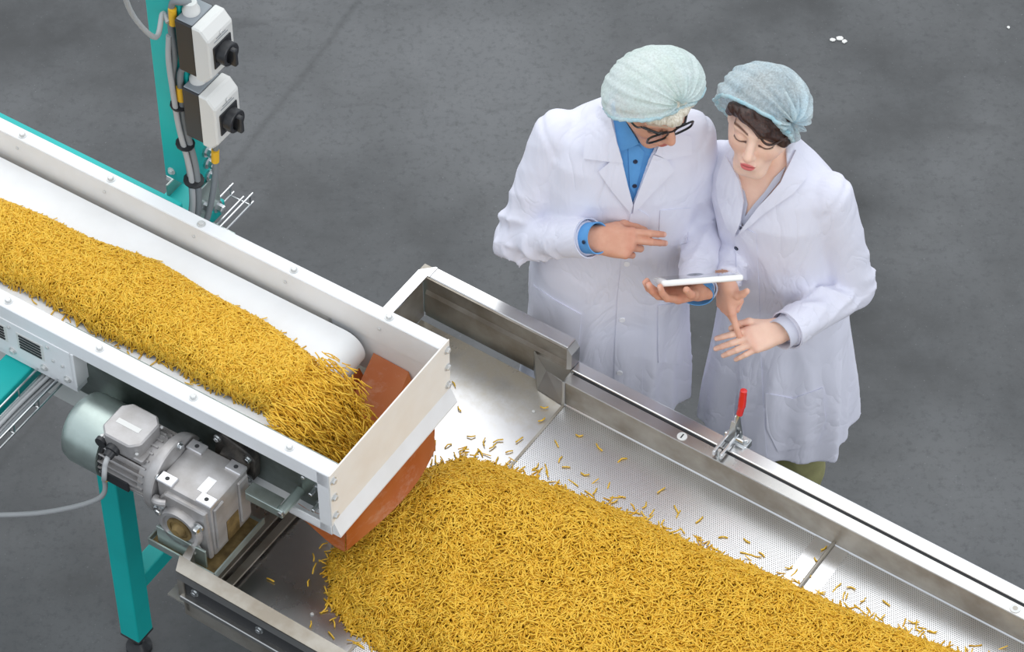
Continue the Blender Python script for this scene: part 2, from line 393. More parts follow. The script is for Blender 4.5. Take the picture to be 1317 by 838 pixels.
# far high wall with its folded rim, lower step and return at its end
tb().prism([(4.352, ZF), (4.352, ZR - .004), (4.325, ZR - .004), (4.325, ZR), (4.362, ZR), (4.362, ZF)], 'u', U0, UH).build('far_wall', M['steel_dull'], tray, None)
tb().box((U0 + .036, 4.330, ZR - .003), (UH, 4.366, ZR + .003), .002).build('far_rim', M['steel_rail'], tray, None, 'bright folded rim')
tb().prism([(4.345, ZF), (4.345, ZL - .01), (4.352, ZL), (4.354, ZF)], 'u', U0 + .01, UH).build('far_wall_step', M['steel_dull'], tray, None)
tb().prism([(UH - .002, ZL), (UH + .012, ZL + .01), (UH + .012, ZR - .02), (UH - .002, ZR)], 'v', 4.33, 4.366).build('rim_return', M['steel'], tray, None)
# guide deflector welded at the beginning of the screen
tb().sheet([[(-2.885, 4.343, ZL - .012), (-2.885, 4.343, ZF + .002)], [(-2.83, 4.315, ZL - .02), (-2.845, 4.30, ZF + .002)], [(U1, 4.305, ZL - .022), (U1, 4.292, ZF + .002)]], .003).build('deflector', M['steel'], tray, None)
tb().prism([(-2.885, 4.345), (-2.83, 4.315), (U1, 4.305), (U1, 4.345)], 'z', ZL - .024, ZL - .020).build('deflector_top', M['steel'], tray, None)
# far low side: wall, ledge, dark seal, outer rail
tb().prism([(4.300, ZF), (4.293, ZL), (4.297, ZL), (4.304, ZF)], 'u', U1, UE).build('inner_wall', M['steel_dull'], tray, None)
tb().prism([(4.294, ZF + .002), (4.300, ZF + .002), (4.300, ZF + .005), (4.297, ZF + .005)], 'u', U1, UE).build('screen_clamp_strip', M['steel_rail'], tray, None)
tb().box((U1, 4.293, ZL - .003), (UE, 4.326, ZL + .001), .0015).build('ledge', M['steel'], tray, None, 'flat brushed ledge')
tb().box((U1, 4.327, ZL - .006), (UE, 4.3305, ZL + .0005)).build('seal', M['dark_gap'], tray, None, 'thin black rubber seal')
tb().box((UH + .01, 4.331, ZL - .09), (UE, 4.366, ZL + .006), .003, 2).build('outer_rail', M['steel_rail'], tray, None, 'bright outer rail')
tb().box((U1 - .004, 4.29, ZF), (U1 + .004, 4.33, ZL + .002), .001).build('end_cap', M['steel'], tray, None)
# end wall (upstream) with chamfered far corner
tb().prism([(U0, 3.62), (U0, 4.34), (U0 + .008, 4.34), (U0 + .008, 3.62), (U0 + .066, 3.5), (U0 + .066, VN + .08), (U0 + .085, VN + .02), (U0 + .075, VN + .02), (U0 + .058, VN + .08), (U0 + .058, 3.5)], 'z', ZF, ZR - .003).build('end_wall', M['steel_dull'], tray, None)
tb().prism([(U0, 3.66), (U0, 4.335), (U0 + .03, 4.366), (U0 + .036, 4.366), (U0 + .036, 4.330), (U0 + .030, 4.330), (U0 + .030, 3.66)], 'z', ZR - .003, ZR + .003).build('end_rim', M['steel_rail'], tray, None, 'bright folded rim')
tb().prism([(U0, 3.66), (U0, 3.62), (U0 + .055, 3.5), (U0 + .055, VN + .08), (U0 + .062, VN + .04), (U0 + .085, VN + .04), (U0 + .070, VN + .085), (U0 + .070, 3.5), (U0 + .02, 3.62), (U0 + .02, 3.66)], 'z', ZR - .003, ZR + .002).build('end_rim', M['steel'], tray, None)
for k, uu in enumerate((U0 + .078, U0 + .108)):
    tb().box((uu, VN + .05, ZF + .02 - .01 * k), (uu + .022, 3.75, ZF + .026 - .01 * k), .001).build('end_slat', M['steel_dull'], tray, None)
# near wall, folded rim, outer channel
tb().box((U0 + .07, VN + .02, ZF - .02), (UE, VN + .026, ZR)).build('near_wall', M['steel_dull'], tray, None)
tb().prism([(U0 + .055, VN + .04), (U0 + .075, VN), (UE, VN), (UE, VN + .03)], 'z', ZR - .003, ZR + .003).build('near_rim', M['steel_dull'], tray, None, 'brushed folded rim')
tb().prism([(VN, ZR), (VN, ZR - .028), (VN + .004, ZR - .028), (VN + .004, ZR)], 'u', U0 + .075, UE).build('near_lip', M['steel'], tray, None)
tb().box((U0 + .09, VN + .008, ZR - .085), (UE, VN + .02, ZR - .03)).build('rubber_strip', M['dark_gap'], tray, None, 'dark strip bolted to the near side')
tb().box((U0 + .08, VN - .004, ZR - .10), (UE, VN + .03, ZR - .085), .002).build('near_flange', M['steel'], tray, None)
tb().box((U0 + .072, VN + .002, ZR - .10), (U0 + .090, VN + .03, ZR - .003), .002).build('near_corner_post', M['steel_dull'], tray, None)
for k in range(12): put('bolt', BOLT, (U0 + .12 + k * .185, VN + .008, ZR - .056), (0, -1, 0), tray)
# plate screws
for p in ((-2.815, 4.235), (-2.90, 3.44), (-2.87, 3.55)): put('countersunk_screw', SCREW, (p[0], p[1], ZF), (0, 0, 1), tray)
# round badges on the ledge: "I" and a rosette
for (uu, vv) in ((-2.436, 4.3095), (-1.533, 4.3095)):
    bd = tb().lathe([(0, .0125), (.0015, .0125), (.002, .011)], (uu, vv, ZL + .001), (0, 0, 1), 24).build('badge', M['light_plastic'], tray, .6, 'round pale badge')
    if uu < -2:
        tb().box((uu - .0016, vv - .007, ZL + .003), (uu + .0016, vv + .007, ZL + .0034)).build('numeral_one', M['black'], bd, None)
    else:
        tb().lathe([(0, .006), (.0005, .006)], (uu, vv, ZL + .003), (0, 0, 1), 20).build('badge_ring', M['steel_dull'], bd)
# legs under the tray
for uu in (-2.45, -1.15):
    for vv in (3.42, 4.2): tb().box((uu - .03, vv - .03, 0.0), (uu + .03, vv + .03, ZF - .006), .003).build('leg', M['steel_dull'], tray, None)
    tb().box((uu - .025, 3.42, .3), (uu + .025, 4.2, .35), .003).build('cross_member', M['steel_dull'], tray, None)

# toggle clamp on the far rail
clamp = thing('toggle_clamp', 'small chrome toggle clamp with red vinyl handle on the far tray rail', 'clamp', (-2.315, 4.345, ZL), TA)
cu, cv = -2.318, 4.345
B().box((cu - .034, cv + .012, ZL - .012), (cu + .03, cv + .045, ZL + .012), .003).build('base_bracket', M['bolt'], clamp, None)
B().box((cu - .026, cv - .05, ZL + .010), (cu - .018, cv + .03, ZL + .028), .002).build('hold_down_arm', M['steel_rail'], clamp, None)
B().box((cu - .006, cv - .05, ZL + .010), (cu + .002, cv + .03, ZL + .028), .002).build('hold_down_arm', M['steel_rail'], clamp, None)
B().lathe([(0, .008), (.006, .008), (.006, .005), (.025, .005)], (cu - .012, cv - .038, ZL + .001), (0, 0, 1), 12).build('spindle', M['bolt'], clamp)
B().tube([(cu - .03, cv + .018, ZL + .022), (cu + .02, cv + .018, ZL + .022)], .005, 8).build('pivot_pin', M['bolt'], clamp)
B().sheet([[(cu - .020, cv + .012, ZL + .012), (cu - .016, cv + .02, ZL + .075)], [(cu + .002, cv + .012, ZL + .012), (cu - .004, cv + .02, ZL + .075)]], .006).build('link_plate', M['bolt'], clamp, None)
B().sheet([[(cu - .018, cv + .035, ZL + .012), (cu - .014, cv + .03, ZL + .085)], [(cu + .008, cv + .035, ZL + .012), (cu - .002, cv + .03, ZL + .085)]], .005).build('link_plate', M['bolt'], clamp, None)
B().tube(bez([(cu - .008, cv + .02, ZL + .06), (cu - .004, cv + .025, ZL + .09), (cu - .002, cv + .03, ZL + .105)], 4), .005, 8).build('handle_rod', M['bolt'], clamp)
B().tube(bez([(cu - .003, cv + .03, ZL + .098), (cu - .001, cv + .034, ZL + .125), (cu - .003, cv + .04, ZL + .150), (cu - .004, cv + .043, ZL + .166), (cu - .004, cv + .044, ZL + .172)], 4), [.008] * 4 + [.0095] * 4 + [.0090] * 4 + [.0085] * 4 + [.004], 12).build('handle_grip', M['red_vinyl'], clamp, label='red vinyl handle grip')
put('bolt', BOLT, (cu - .022, cv + .03, ZL + .012), (0, 0, 1), clamp); put('bolt', BOLT, (cu + .018, cv + .03, ZL + .012), (0, 0, 1), clamp)

# ------------------------------------------------------------------ belt conveyor (frame CA)
ZT, ZB = 1.21, 1.13          # top flange and belt
CL, CE = -4.75, -2.82        # upstream end (outside the picture) and discharge end
NV, FV = 3.586, 4.070
conv = thing('belt_conveyor', 'white painted belt conveyor carrying pasta to its discharge end above the tray', 'conveyor', (-3.4, 3.83, 0.0), CA)
UR = -3.075; RR = .052        # head roller
prof = [(CL, ZB), (UR, ZB)] + [(UR + RR * math.sin(a), ZB - RR + RR * math.cos(a)) for a in [math.pi * k / 14 for k in range(1, 14)]] + [(UR, ZB - 2 * RR), (CL, ZB - 2 * RR)]
lp = [(p[0], p[1]) for p in prof]
inner = [(CL, ZB - .004), (UR, ZB - .004)] + [(UR + (RR - .004) * math.sin(a), ZB - RR + (RR - .004) * math.cos(a)) for a in [math.pi * k / 14 for k in range(1, 14)]] + [(UR, ZB - 2 * RR + .004), (CL, ZB - 2 * RR + .004)]
bb = B()
for (a, b), (c, d) in zip(zip(lp, lp[1:]), zip(inner, inner[1:])):
    bb.bm.faces.new([bb.bm.verts.new((a[0], 3.635, a[1])), bb.bm.verts.new((b[0], 3.635, b[1])), bb.bm.verts.new((b[0], 4.018, b[1])), bb.bm.verts.new((a[0], 4.018, a[1]))])
    bb.bm.faces.new([bb.bm.verts.new((c[0], 3.635, c[1])), bb.bm.verts.new((c[0], 4.018, c[1])), bb.bm.verts.new((d[0], 4.018, d[1])), bb.bm.verts.new((d[0], 3.635, d[1]))])
    for vv in (3.635, 4.018): bb.bm.faces.new([bb.bm.verts.new((a[0], vv, a[1])), bb.bm.verts.new((b[0], vv, b[1])), bb.bm.verts.new((d[0], vv, d[1])), bb.bm.verts.new((c[0], vv, c[1]))])
bmesh.ops.remove_doubles(bb.bm, verts=bb.bm.verts, dist=1e-5); bmesh.ops.recalc_face_normals(bb.bm, faces=bb.bm.faces)
bb.build('belt', M['belt'], conv, .5, 'off-white flat belt')
B().lathe([(0, RR - .006), (.352, RR - .006)], (UR, 3.639, ZB - RR), (0, 1, 0), 32).build('head_roller', M['zinc'], conv)
B().lathe([(0, .018), (.03, .018), (.03, .024), (.036, .024)], (UR, 3.994, ZB - RR + .012), (0, 1, 0), 20).build('roller_bearing', M['black'], conv)
# far side
B().box((CL, FV - .036, ZT - .004), (CE, FV, ZT), .002).build('far_flange', M['white_paint'], conv, None, 'white top flange')
B().box((CL, FV - .036, ZB - .005), (CE, FV - .031, ZT - .003)).build('far_side_plate', M['white_paint'], conv, None, 'white inner side plate')
B().box((CL, FV - .034, .98), (-3.13, FV - .029, ZB - .004)).build('far_web', M['cream_paint'], conv, None)
B().prism([(-3.14, ZB - .005), (CE, ZB - .005), (CE, 1.0), (-3.14, 1.0)], 'v', FV - .034, FV - .030).build('far_discharge_plate', M['white_paint'], conv, None)
B().box((CL, FV - .004, ZT - .20), (CE, FV, ZT - .003)).build('far_outer_lip', M['white_paint'], conv, None)
B().box((CL, FV, 1.155), (-3.60, FV + .016, 1.206), .002).build('green_side_rail', M['teal'], conv, None, 'teal rail along the far side')
# near side: channel, cover with vents, recessed web
B().box((CL, NV, ZT - .004), (CE, NV + .042, ZT), .002).build('near_flange', M['white_paint'], conv, None, 'white top flange')
B().box((CL, NV, ZT - .046), (CE, NV + .004, ZT - .002)).build('near_lip', M['white_paint'], conv, None)
B().box((-3.60, NV + .042, .97), (CE, NV + .046, ZT - .004)).build('near_web', M['zinc_dark'], conv, None, 'recessed galvanised side web')
cov = B().box((CL, NV - .002, 1.045), (-3.555, NV + .004, ZT - .046), .001).build('side_cover', M['white_paint'], conv, None, 'white cover plate with louvres')
B().box((CL, NV + .004, 1.02), (-3.555, NV + .042, 1.045), .001).build('cover_return', M['white_paint'], conv, None)
B().box((-3.56, NV - .002, 1.045), (-3.548, NV + .042, ZT - .046), .001).build('cover_end', M['white_paint'], conv, None)
def louvres(u0, u1, zc):
    B().box((u0 - .008, NV - .0028, zc - .028), (u1 + .008, NV - .0018, zc + .028)).build('louvre_plate', M['light_plastic'], cov, None)
    for k in range(5): B().box((u0, NV - .005, zc - .022 + k * .010), (u1, NV - .0025, zc - .017 + k * .010)).build('louvre_slot', M['dark_gap'], cov, None)
louvres(-3.712, -3.648, 1.112); louvres(-3.822, -3.758, 1.112)
for uu, zz in ((-3.612, 1.105), (-3.585, 1.103), (-3.74, 1.145), (-3.625, 1.145)): put('screw', SCREW, (uu, NV - .002, zz), (0, -1, 0), cov)
for uu, zz in ((-3.74, 1.060), (-3.645, 1.060), (-3.575, 1.062)): put('bolt', BOLT_W, (uu, NV - .002, zz), (0, -1, 0), conv)
B().box((-3.12, NV, .995), (CE, NV + .044, 1.000), .001).build('near_bottom_flange', M['white_paint'], conv, None)
B().box((-3.12, NV, .995), (CE, NV + .004, 1.022)).build('near_bottom_lip', M['white_paint'], conv, None)
B().box((CE - .034, NV, .996), (CE, NV + .044, ZT - .003), .002).build('near_end_post', M['white_paint'], conv, None)
B().box((CE - .105, NV + .034, 1.022), (CE - .034, NV + .042, ZT - .05), .001).build('mounting_plate', M['zinc_dark'], conv, None, 'dark galvanised mounting plate')
for uu, zz in ((CE - .078, 1.145), (CE - .06, 1.095), (CE - .055, 1.04)):
    B().lathe([(0, .009), (.004, .009), (.004, .0055), (.028, .0055), (.03, .004)], (uu, NV + .034, zz), (0, -1, 0), 10).build('stud', M['bolt'], conv)
# flange bearing of the drive shaft on the near web
B().box((CL, NV + .05, .885), (-3.18, FV - .04, .892), .001).build('return_pan', M['cream_paint'], conv, None)
B().box((CL, NV + .046, .885), (-3.18, NV + .050, 1.03), .001).build('return_pan_side', M['light_plastic'], conv, None, 'pale grey return pan below the belt')
fbr = B().prism([(-3.165, 1.03), (-3.155, 1.115), (-3.135, 1.13), (-3.06, 1.105), (-3.045, 1.09), (-3.05, 1.02), (-3.065, 1.00), (-3.15, 1.015)], 'v', NV + .018, NV + .042, .003).build('flange_bearing', M['black_cast'], conv, None, 'black cast flange bearing with greasy bolts')
B().lathe([(0, .04), (.02, .036), (.02, .016), (.05, .016)], (-3.10, NV + .018, 1.063), (0, -1, 0), 24).build('bearing_hub', M['black_cast'], fbr)
for uu, zz in ((-3.148, 1.108), (-3.063, 1.088), (-3.066, 1.018), (-3.143, 1.03)): put('bearing_bolt', BOLT, (uu, NV + .018, zz), (0, -1, 0), fbr)
# belt tensioner bracket
B().box((-3.03, NV - .045, 1.028), (-2.925, NV - .028, 1.055), .002).build('torque_arm', M['zinc'], conv, None)
B().box((-3.03, NV - .045, 1.056), (-2.94, NV - .012, 1.060), .001).build('torque_plate', M['zinc_dark'], conv, None)
B().lathe([(0, .012), (.075, .012)], (-2.93, NV - .04, 1.046), (0, 1, 0), 16).build('torque_rod', M['zinc'], conv)
put('bolt', BOLT, (-2.93, NV - .04, 1.046), (0, -1, 0), conv)
# discharge end plate with folded foot
B().box((CE, NV, 1.03), (CE + .004, FV, ZT + .002), .001).build('end_plate', M['cream_paint'], conv, None, 'cream painted end plate')
B().prism([(CE + .004, 1.04), (CE + .022, 1.00), (CE + .022, .995), (CE - .004, .995), (CE, 1.03)], 'v', NV + .004, FV).build('end_plate_foot', M['white_paint'], conv, None, 'white folded foot of the end plate')
for vv in (NV + .012, FV - .012):
    for zz in (1.185, 1.125, 1.06): put('bolt', BOLT_W, (CE + .004, vv, zz), (1, 0, 0), conv)
for k in range(5):
    put('bolt', BOLT_W, (-4.062 + k * .2725 - .0, FV - .020, ZT), (0, 0, 1), conv)
    if k < 5: put('screw', SCREW, (-4.07 + k * .27, FV - .036, ZT - .035), (0, -1, 0), conv)
for k in range(4): put('bolt', BOLT_W, (-3.75 + k * .27, NV + .020, ZT), (0, 0, 1), conv)
for uu in (-3.46, -3.19, -2.93):
    put('bolt', BOLT_W, (uu, NV + .042, 1.145), (0, -1, 0), conv)
# red discharge skirt: four hanging sheets
def skirt(a, b, ztop, zbot, bulge, n=12, ph=0.0):
    a, b = Vector(a), Vector(b); g = []; nrm = Vector(((b - a).y, -(b - a).x)).normalized()
    for i in range(n + 1):
        s = i / n; row = []
        for j in range(7):
            t = j / 6; p = a.lerp(b, s) + nrm * (bulge * math.sin(math.pi * s) * t * t + .004 * math.sin(5 * s + 3 * t + ph))
            row.append((p.x, p.y, ztop + (zbot(s) - ztop) * t))
        g.append(row)
    return g
CF = CE + .016
B().sheet(skirt((CF - .006, NV + .035), (CF - .006, FV - .085), 1.0, lambda s: .905 + .012 * math.sin(3.1 * s), .035), .003).build('discharge_skirt', M['red_sheet'], conv, .6, 'dusty orange-red plastic skirt sheet')
B().sheet(skirt((CE - .115, NV + .03), (CF - .006, NV + .035), 1.0, lambda s: .955 - .05 * s, .01, 8), .003).build('discharge_skirt', M['red_sheet'], conv, .6, 'dusty orange-red plastic skirt sheet')
B().sheet(skirt((CF - .006, FV - .085), (CE - .15, FV - .05), 1.0, lambda s: .93, .01, 8), .003).build('discharge_skirt', M['red_sheet'], conv, .6, 'dusty orange-red plastic skirt sheet')
# inner chute sheet seen through the opening, slanting from the far plate
B().sheet([[(-3.01, FV - .036, 1.075), (-3.0, 3.93, 1.02), (-2.99, 3.84, .96)], [(-2.91, FV - .036, 1.07), (-2.90, 3.95, 1.01), (-2.89, 3.86, .95)], [(-2.865, FV - .06, 1.0), (-2.86, 3.96, .98), (-2.85, 3.87, .93)]], .003).build('inner_chute', M['red_sheet'], conv, .6, 'dusty orange-red chute sheet inside the outlet')
B().sheet([[(-3.03, NV + .05, 1.04), (-3.03, 4.0, 1.04)], [(-2.99, NV + .05, .97), (-2.99, 4.0, .97)]], .003).build('back_chute', M['red_sheet'], conv, .6)

# ------------------------------------------------------------------ conveyor support frame
LU, LV = -3.50, 3.612
frame = thing('support_frame', 'teal square-tube support frame standing under the conveyor', 'frame', (LU, 3.83, 0), CA)
for vv in (LV, 4.03):
    lg = B().box((LU - .03, vv - .03, .075), (LU + .03, vv + .03, .975), .004, 2).build('leg', M['teal'], frame, None)
    B().box((LU - .031, vv - .031, .070), (LU + .031, vv + .031, .078), .002).build('end_cap', M['black'], lg, None)
    B().lathe([(0, .009), (.05, .009)], (LU, vv, .03), (0, 0, 1), 12).build('foot_stud', M['bolt'], lg)
    B().lathe([(0, .016), (.01, .016)], (LU, vv, .045), (0, 0, 1), 6).build('lock_nut', M['bolt'], lg)
    B().lathe([(0, .034), (.012, .034), (.022, .022), (.032, .016)], (LU, vv, 0), (0, 0, 1), 24).build('foot_pad', M['black'], lg)
B().box((LU - .025, LV + .03, .245), (LU + .025, 4.0, .30), .004, 2).build('cross_tube', M['teal'], frame, None)
B().box((LU - .03, LV - .03, .975), (LU + .03, 4.06, .985)).build('top_plate', M['zinc'], frame, None)
BU = -3.745
B().box((BU - .03, 2.95, .96), (BU + .05, 4.26, 1.018), .004, 2).build('cross_beam', M['teal'], frame, None, 'teal beam passing under the conveyor')

# ------------------------------------------------------------------ switch post
PU, PV = -3.672, 4.205
post = thing('switch_post', 'teal upright post behind the conveyor carrying two rotary switches', 'post', (PU, PV, 1.02), CA)
B().box((PU - .053, PV - .03, 1.150), (PU + .050, PV + .03, 2.25), .004, 2).build('upright', M['teal'], post, None)
B().box((PU - .065, PV - .045, 1.02), (PU + .062, PV + .05, 1.06), .003).build('socket', M['teal'], post, None)
B().box((PU + .050, PV - .055, 1.02), (PU + .058, PV + .04, 1.165), .002).build('clamp_plate', M['zinc'], post, None)
B().box((PU - .066, PV - .02, 1.05), (PU - .060, PV + .045, 1.10), .002).build('clamp_plate', M['zinc'], post, None)
for uu, vv, zz, ax in ((PU + .058, PV - .03, 1.105, (1, 0, 0)), (PU + .058, PV + .02, 1.06, (1, 0, 0)), (PU + .05, PV + .012, 1.175, (1, 0, 0)), (PU + .05, PV + .012, 1.22, (1, 0, 0)), (PU + .05, PV + .012, 1.26, (1, 0, 0)), (PU - .066, PV + .02, 1.085, (-1, 0, 0)), (PU + .03, PV - .0555, 1.07, (0, -1, 0))):
    o = put('bolt', BOLT, (uu, vv, zz), ax, post); o.scale = (1.5, 1.5, 2.6)
put('bolt', BOLT_W, (PU - .03, PV - .03, 1.18), (0, -1, 0), post)
B().box((-3.60, 4.07, 1.03), (-3.53, 4.19, 1.045), .002).build('foot_bracket', M['zinc'], post, None)
for vv in (4.10, 4.165):
    o = put('bolt', BOLT, (-3.548, vv, 1.045), (0, 0, 1), post); o.scale = (1.8, 1.8, 2)

def switch_box(zc, label):
    s0 = PU + .052; w = .048; h = .080; vc = PV - .012
    t = thing('rotary_switch', label, 'switch', (s0, vc, zc), CA, 'rotary switches on the teal post')
    B().box((s0, vc - w + .003, zc - h), (s0 + .052, vc + w - .003, zc + h), .003).build('back_box', M['black'], t, None, 'black back box')
    B().prism([(s0 + .05, zc - h - .004), (s0 + .076, zc - h - .004), (s0 + .098, zc - h + .022), (s0 + .098, zc + h - .022), (s0 + .076, zc + h + .004), (s0 + .05, zc + h + .004)], 'v', vc - w, vc + w, .004).build('cover', M['light_plastic'], t, None, 'light grey front cover')
    B().box((s0 + .098, vc - .034, zc - .038), (s0 + .101, vc + .034, zc + .030), .002).build('escutcheon', M['black'], t, None)
    k = B().lathe([(0, .030), (.022, .030), (.024, .028), (.024, .020), (.016, .019), (.016, .004)], (s0 + .101, vc, zc - .004), (1, 0, 0), 28).build('knob', M['black'], t, .5, 'black rotary knob')
    B().box((s0 + .112, vc - .007, zc - .032), (s0 + .140, vc + .007, zc + .020), .003).build('knob_grip', M['black'], k, None)
    for j, (dv, wv) in enumerate(((0, .026), (.0, .018))):
        B().box((s0 + .0981, vc + dv - wv, zc + .040 + j * .007), (s0 + .0986, vc + dv + wv, zc + .0425 + j * .007)).build('printed_line', M['grey_plastic'], t, None)
    put('cover_screw', SCREW, (s0 + .098, vc, zc + .056), (1, 0, 0), t)
    B().lathe([(0, .021), (.012, .021), (.020, .017), (.034, .015), (.036, .009)], (s0 + .020, vc - .004, zc + h), (0, 0, 1), 20).build('cable_gland', M['light_plastic'], t, .5, 'pale cable gland')
    B().box((s0 + .002, vc - w + .008, zc + h - .002), (s0 + .049, vc + w - .008, zc + h + .003), .002).build('top_plate', M['grey_plastic'], t, None)
    return s0, vc, h
S0, SV, SH = switch_box(1.452, 'lower rotary switch box with black knob, nearer the conveyor')
switch_box(1.672, 'upper rotary switch box with black knob, at the top edge')

# cables on the post
def cable(name, pts, r, m, label, cat, n=8, group=None, seg=8):
    P = bez(pts, seg); base = P[-1].copy()
    b = B(); b.tube(P, r, n); o = b.build(name, m, None, 1.2, base=RC @ base * 0 + Vector((0, 0, 0)))
    # mesh is in frame coords: rotate the object into the world
    o.rotation_euler = (0, 0, CA); tag(o, label, cat, group); return o
FVp = PV - .036
cable('power_cable', [(S0 + .02, SV - .004, 1.452 + SH + .03), (S0 + .012, SV - .015, 1.575), (S0 - .012, FVp, 1.565), (S0 - .016, FVp - .004, 1.50), (S0 - .012, FVp - .006, 1.38), (S0 + .012, FVp - .012, 1.25), (S0 + .020, FVp - .03, 1.13), (S0 + .0, FVp - .06, 1.03), (S0 - .01, FVp - .12, 1.0)], .0085, M['cable_dark'], 'grey cable looping out of the lower rotary switch', 'cable', group=None)
cable('power_cable', [(S0 + .02, SV - .004, 1.672 + SH + .03), (S0 + .005, SV - .02, 1.79), (S0 - .018, FVp, 1.775), (S0 - .026, FVp - .003, 1.70), (S0 - .022, FVp - .005, 1.62), (S0 - .038, FVp - .004, 1.52), (S0 - .034, FVp - .006, 1.40), (S0 - .010, FVp - .012, 1.27), (S0 + .002, FVp - .03, 1.13), (S0 - .02, FVp - .07, 1.02), (S0 - .03, FVp - .13, 1.0)], .0085, M['cable_dark'], 'grey cable running down from the upper rotary switch', 'cable')
cable('power_cable', [(S0 - .028, FVp - .012, 1.68), (S0 - .030, FVp - .02, 1.60), (S0 - .026, FVp - .02, 1.48), (S0 - .018, FVp - .022, 1.38), (S0 + .006, FVp - .026, 1.24), (S0 + .012, FVp - .045, 1.12), (S0 - .01, FVp - .08, 1.01)], .007, M['cable'], 'middle grey cable of the bundle tied along the teal post', 'cable')
cable('power_cable', [(S0 + .052, SV + .01, 1.38), (S0 + .050, SV + .0, 1.32), (S0 + .046, SV - .01, 1.22), (S0 + .038, SV - .04, 1.11), (S0 + .02, SV - .08, 1.02)], .008, M['cable_dark'], 'short grey cable below the lower rotary switch', 'cable')
a_ = toC(unY(153, -30, 5.30)); b_ = toC(unY(170, 18, 5.36)); c_ = toC(unY(200, 48, 5.42))
cable('loose_cable', [a_, b_, c_, (S0 - .045, FVp - .006, 1.735), (S0 - .024, FVp - .014, 1.725)], .0065, M['cable'], 'pale loose cable curving in from the top edge to the post', 'cable')
def band(name, c, ax, r, h, m, label, cat, grp):
    o = B().lathe([(0, r), (h, r)], (0, 0, 0), (0, 0, 1), 12).build(name, m, None, .6)
    o.location = RC @ Vector(c); o.rotation_euler = (RC.to_3x3() @ Vector(ax)).to_track_quat('Z', 'Y').to_euler(); tag(o, label, cat, grp); return o
band('cable_marker', (S0 - .018, FVp - .004, 1.715), (.05, 0, 1), .0100, .05, M['yellow'], 'yellow cable marker beside the upper rotary switch', 'marker', 'yellow cable markers')
band('cable_marker', (S0 - .0165, FVp - .004, 1.47), (.02, 0, 1), .0115, .042, M['yellow'], 'yellow cable marker beside the lower rotary switch', 'marker', 'yellow cable markers')
band('cable_marker', (S0 + .0475, SV - .004, 1.275), (.08, 0, 1), .0100, .04, M['yellow'], 'yellow cable marker just below the lower rotary switch', 'marker', 'yellow cable markers')
for (c, lb, r) in (((S0 - .024, FVp - .008, 1.45), 'black cable tie around the bundle beside the lower switch', .022), ((S0 - .012, FVp - .014, 1.33), 'black cable tie around the bundle below the lower switch', .024), ((S0 + .008, FVp - .02, 1.22), 'black cable tie lowest on the post bundle', .026)):
    band('cable_tie', c, (.2, 0, 1), r, .004, M['black'], lb, 'cable tie', 'black cable ties')

# wire cable tray along the teal beam
def wire_tray(u0, v0, v1, z, label):
    t = thing('wire_tray', label, 'cable tray', (u0, (v0 + v1) / 2, z), CA, 'wire cable trays')
    for du, dz in ((0, .03), (0.0, 0), (.03, 0), (.06, 0), (.06, .03)):
        B().tube([(u0 + du, v0, z + dz), (u0 + du, v1, z + dz)], .0028, 6).build('wire', M['bolt'], t)
    n = max(2, int((v1 - v0) / .09))
    for k in range(n + 1):
        vv = v0 + .012 + (v1 - v0 - .024) * k / n
        B().tube([(u0, vv, z + .032), (u0, vv, z - .003), (u0 + .06, vv, z - .003), (u0 + .06, vv, z + .032)], .0025, 6).build('cross_wire', M['bolt'], t)
wire_tray(-3.675, 2.95, 3.62, 1.00, 'galvanised wire cable tray leaving the near side of the conveyor')
wire_tray(-3.625, 4.04, 4.31, 1.03, 'galvanised wire cable tray end behind the conveyor beside the post')
for k, (du, dz, m) in enumerate(((.010, .006, 'cable'), (.022, .007, 'cable_dark'), (.034, .006, 'cable'), (.046, .007, 'cable_dark'), (.028, .018, 'cable'))):
    cable('tray_cable', [(-3.67 + du, 2.95, 1.0 + dz), (-3.668 + du, 3.2, 1.003 + dz), (-3.672 + du * .8, 3.45, 1.0 + dz), (-3.672 + du, 3.62, 1.0 + dz)], .0055, M[m], 'grey cable lying in the near wire tray', 'cable', 6, 'cables in the near wire tray')

# ------------------------------------------------------------------ gear motor (axis along the conveyor)
AV, AZ = 3.520, 1.020
gm = thing('gear_motor', 'cast aluminium geared motor mounted on the near side of the conveyor', 'motor', (-3.28, AV, .88), CA)
X = (1, 0, 0)
B().lathe([(0, .020), (.0, .070), (.012, .084), (.028, .089), (.115, .089), (.115, .084)], (-3.495, AV, AZ), X, 40).build('fan_cover', M['zinc'], gm, .6, 'galvanised rounded fan cover')
B().lathe([(0, .080), (.012, .080)], (-3.384, AV, AZ), X, 32).build('cover_gap', M['dark_gap'], gm, .6)
B().lathe([(0, .070), (.140, .070)], (-3.38, AV, AZ), X, 36).build('motor_body', M['alu'], gm, .6)
for k in range(26):
    a = 2 * math.pi * k / 26
    if 0.30 < (a / (2 * math.pi)) < 0.42: pass
    ca_, sa_ = math.cos(a), math.sin(a)
    f = B(); n_ = Vector((0, ca_, sa_)); t_ = Vector((0, -sa_, ca_)) * .0022; o_ = Vector((0, AV, AZ))
    for s in (0,):
        vs8 = []
        for uu in (-3.378, -3.250):
            for rr in (.066, .0835):
                for sg in (-1, 1): vs8.append(f.bm.verts.new(o_ + Vector((uu, 0, 0)) + n_ * rr + t_ * sg))
        for q in ((0, 1, 3, 2), (4, 6, 7, 5), (0, 4, 5, 1), (2, 3, 7, 6), (0, 2, 6, 4), (1, 5, 7, 3)): f.bm.faces.new([vs8[i] for i in q])
    f.build('cooling_fin', M['alu'], gm, None)
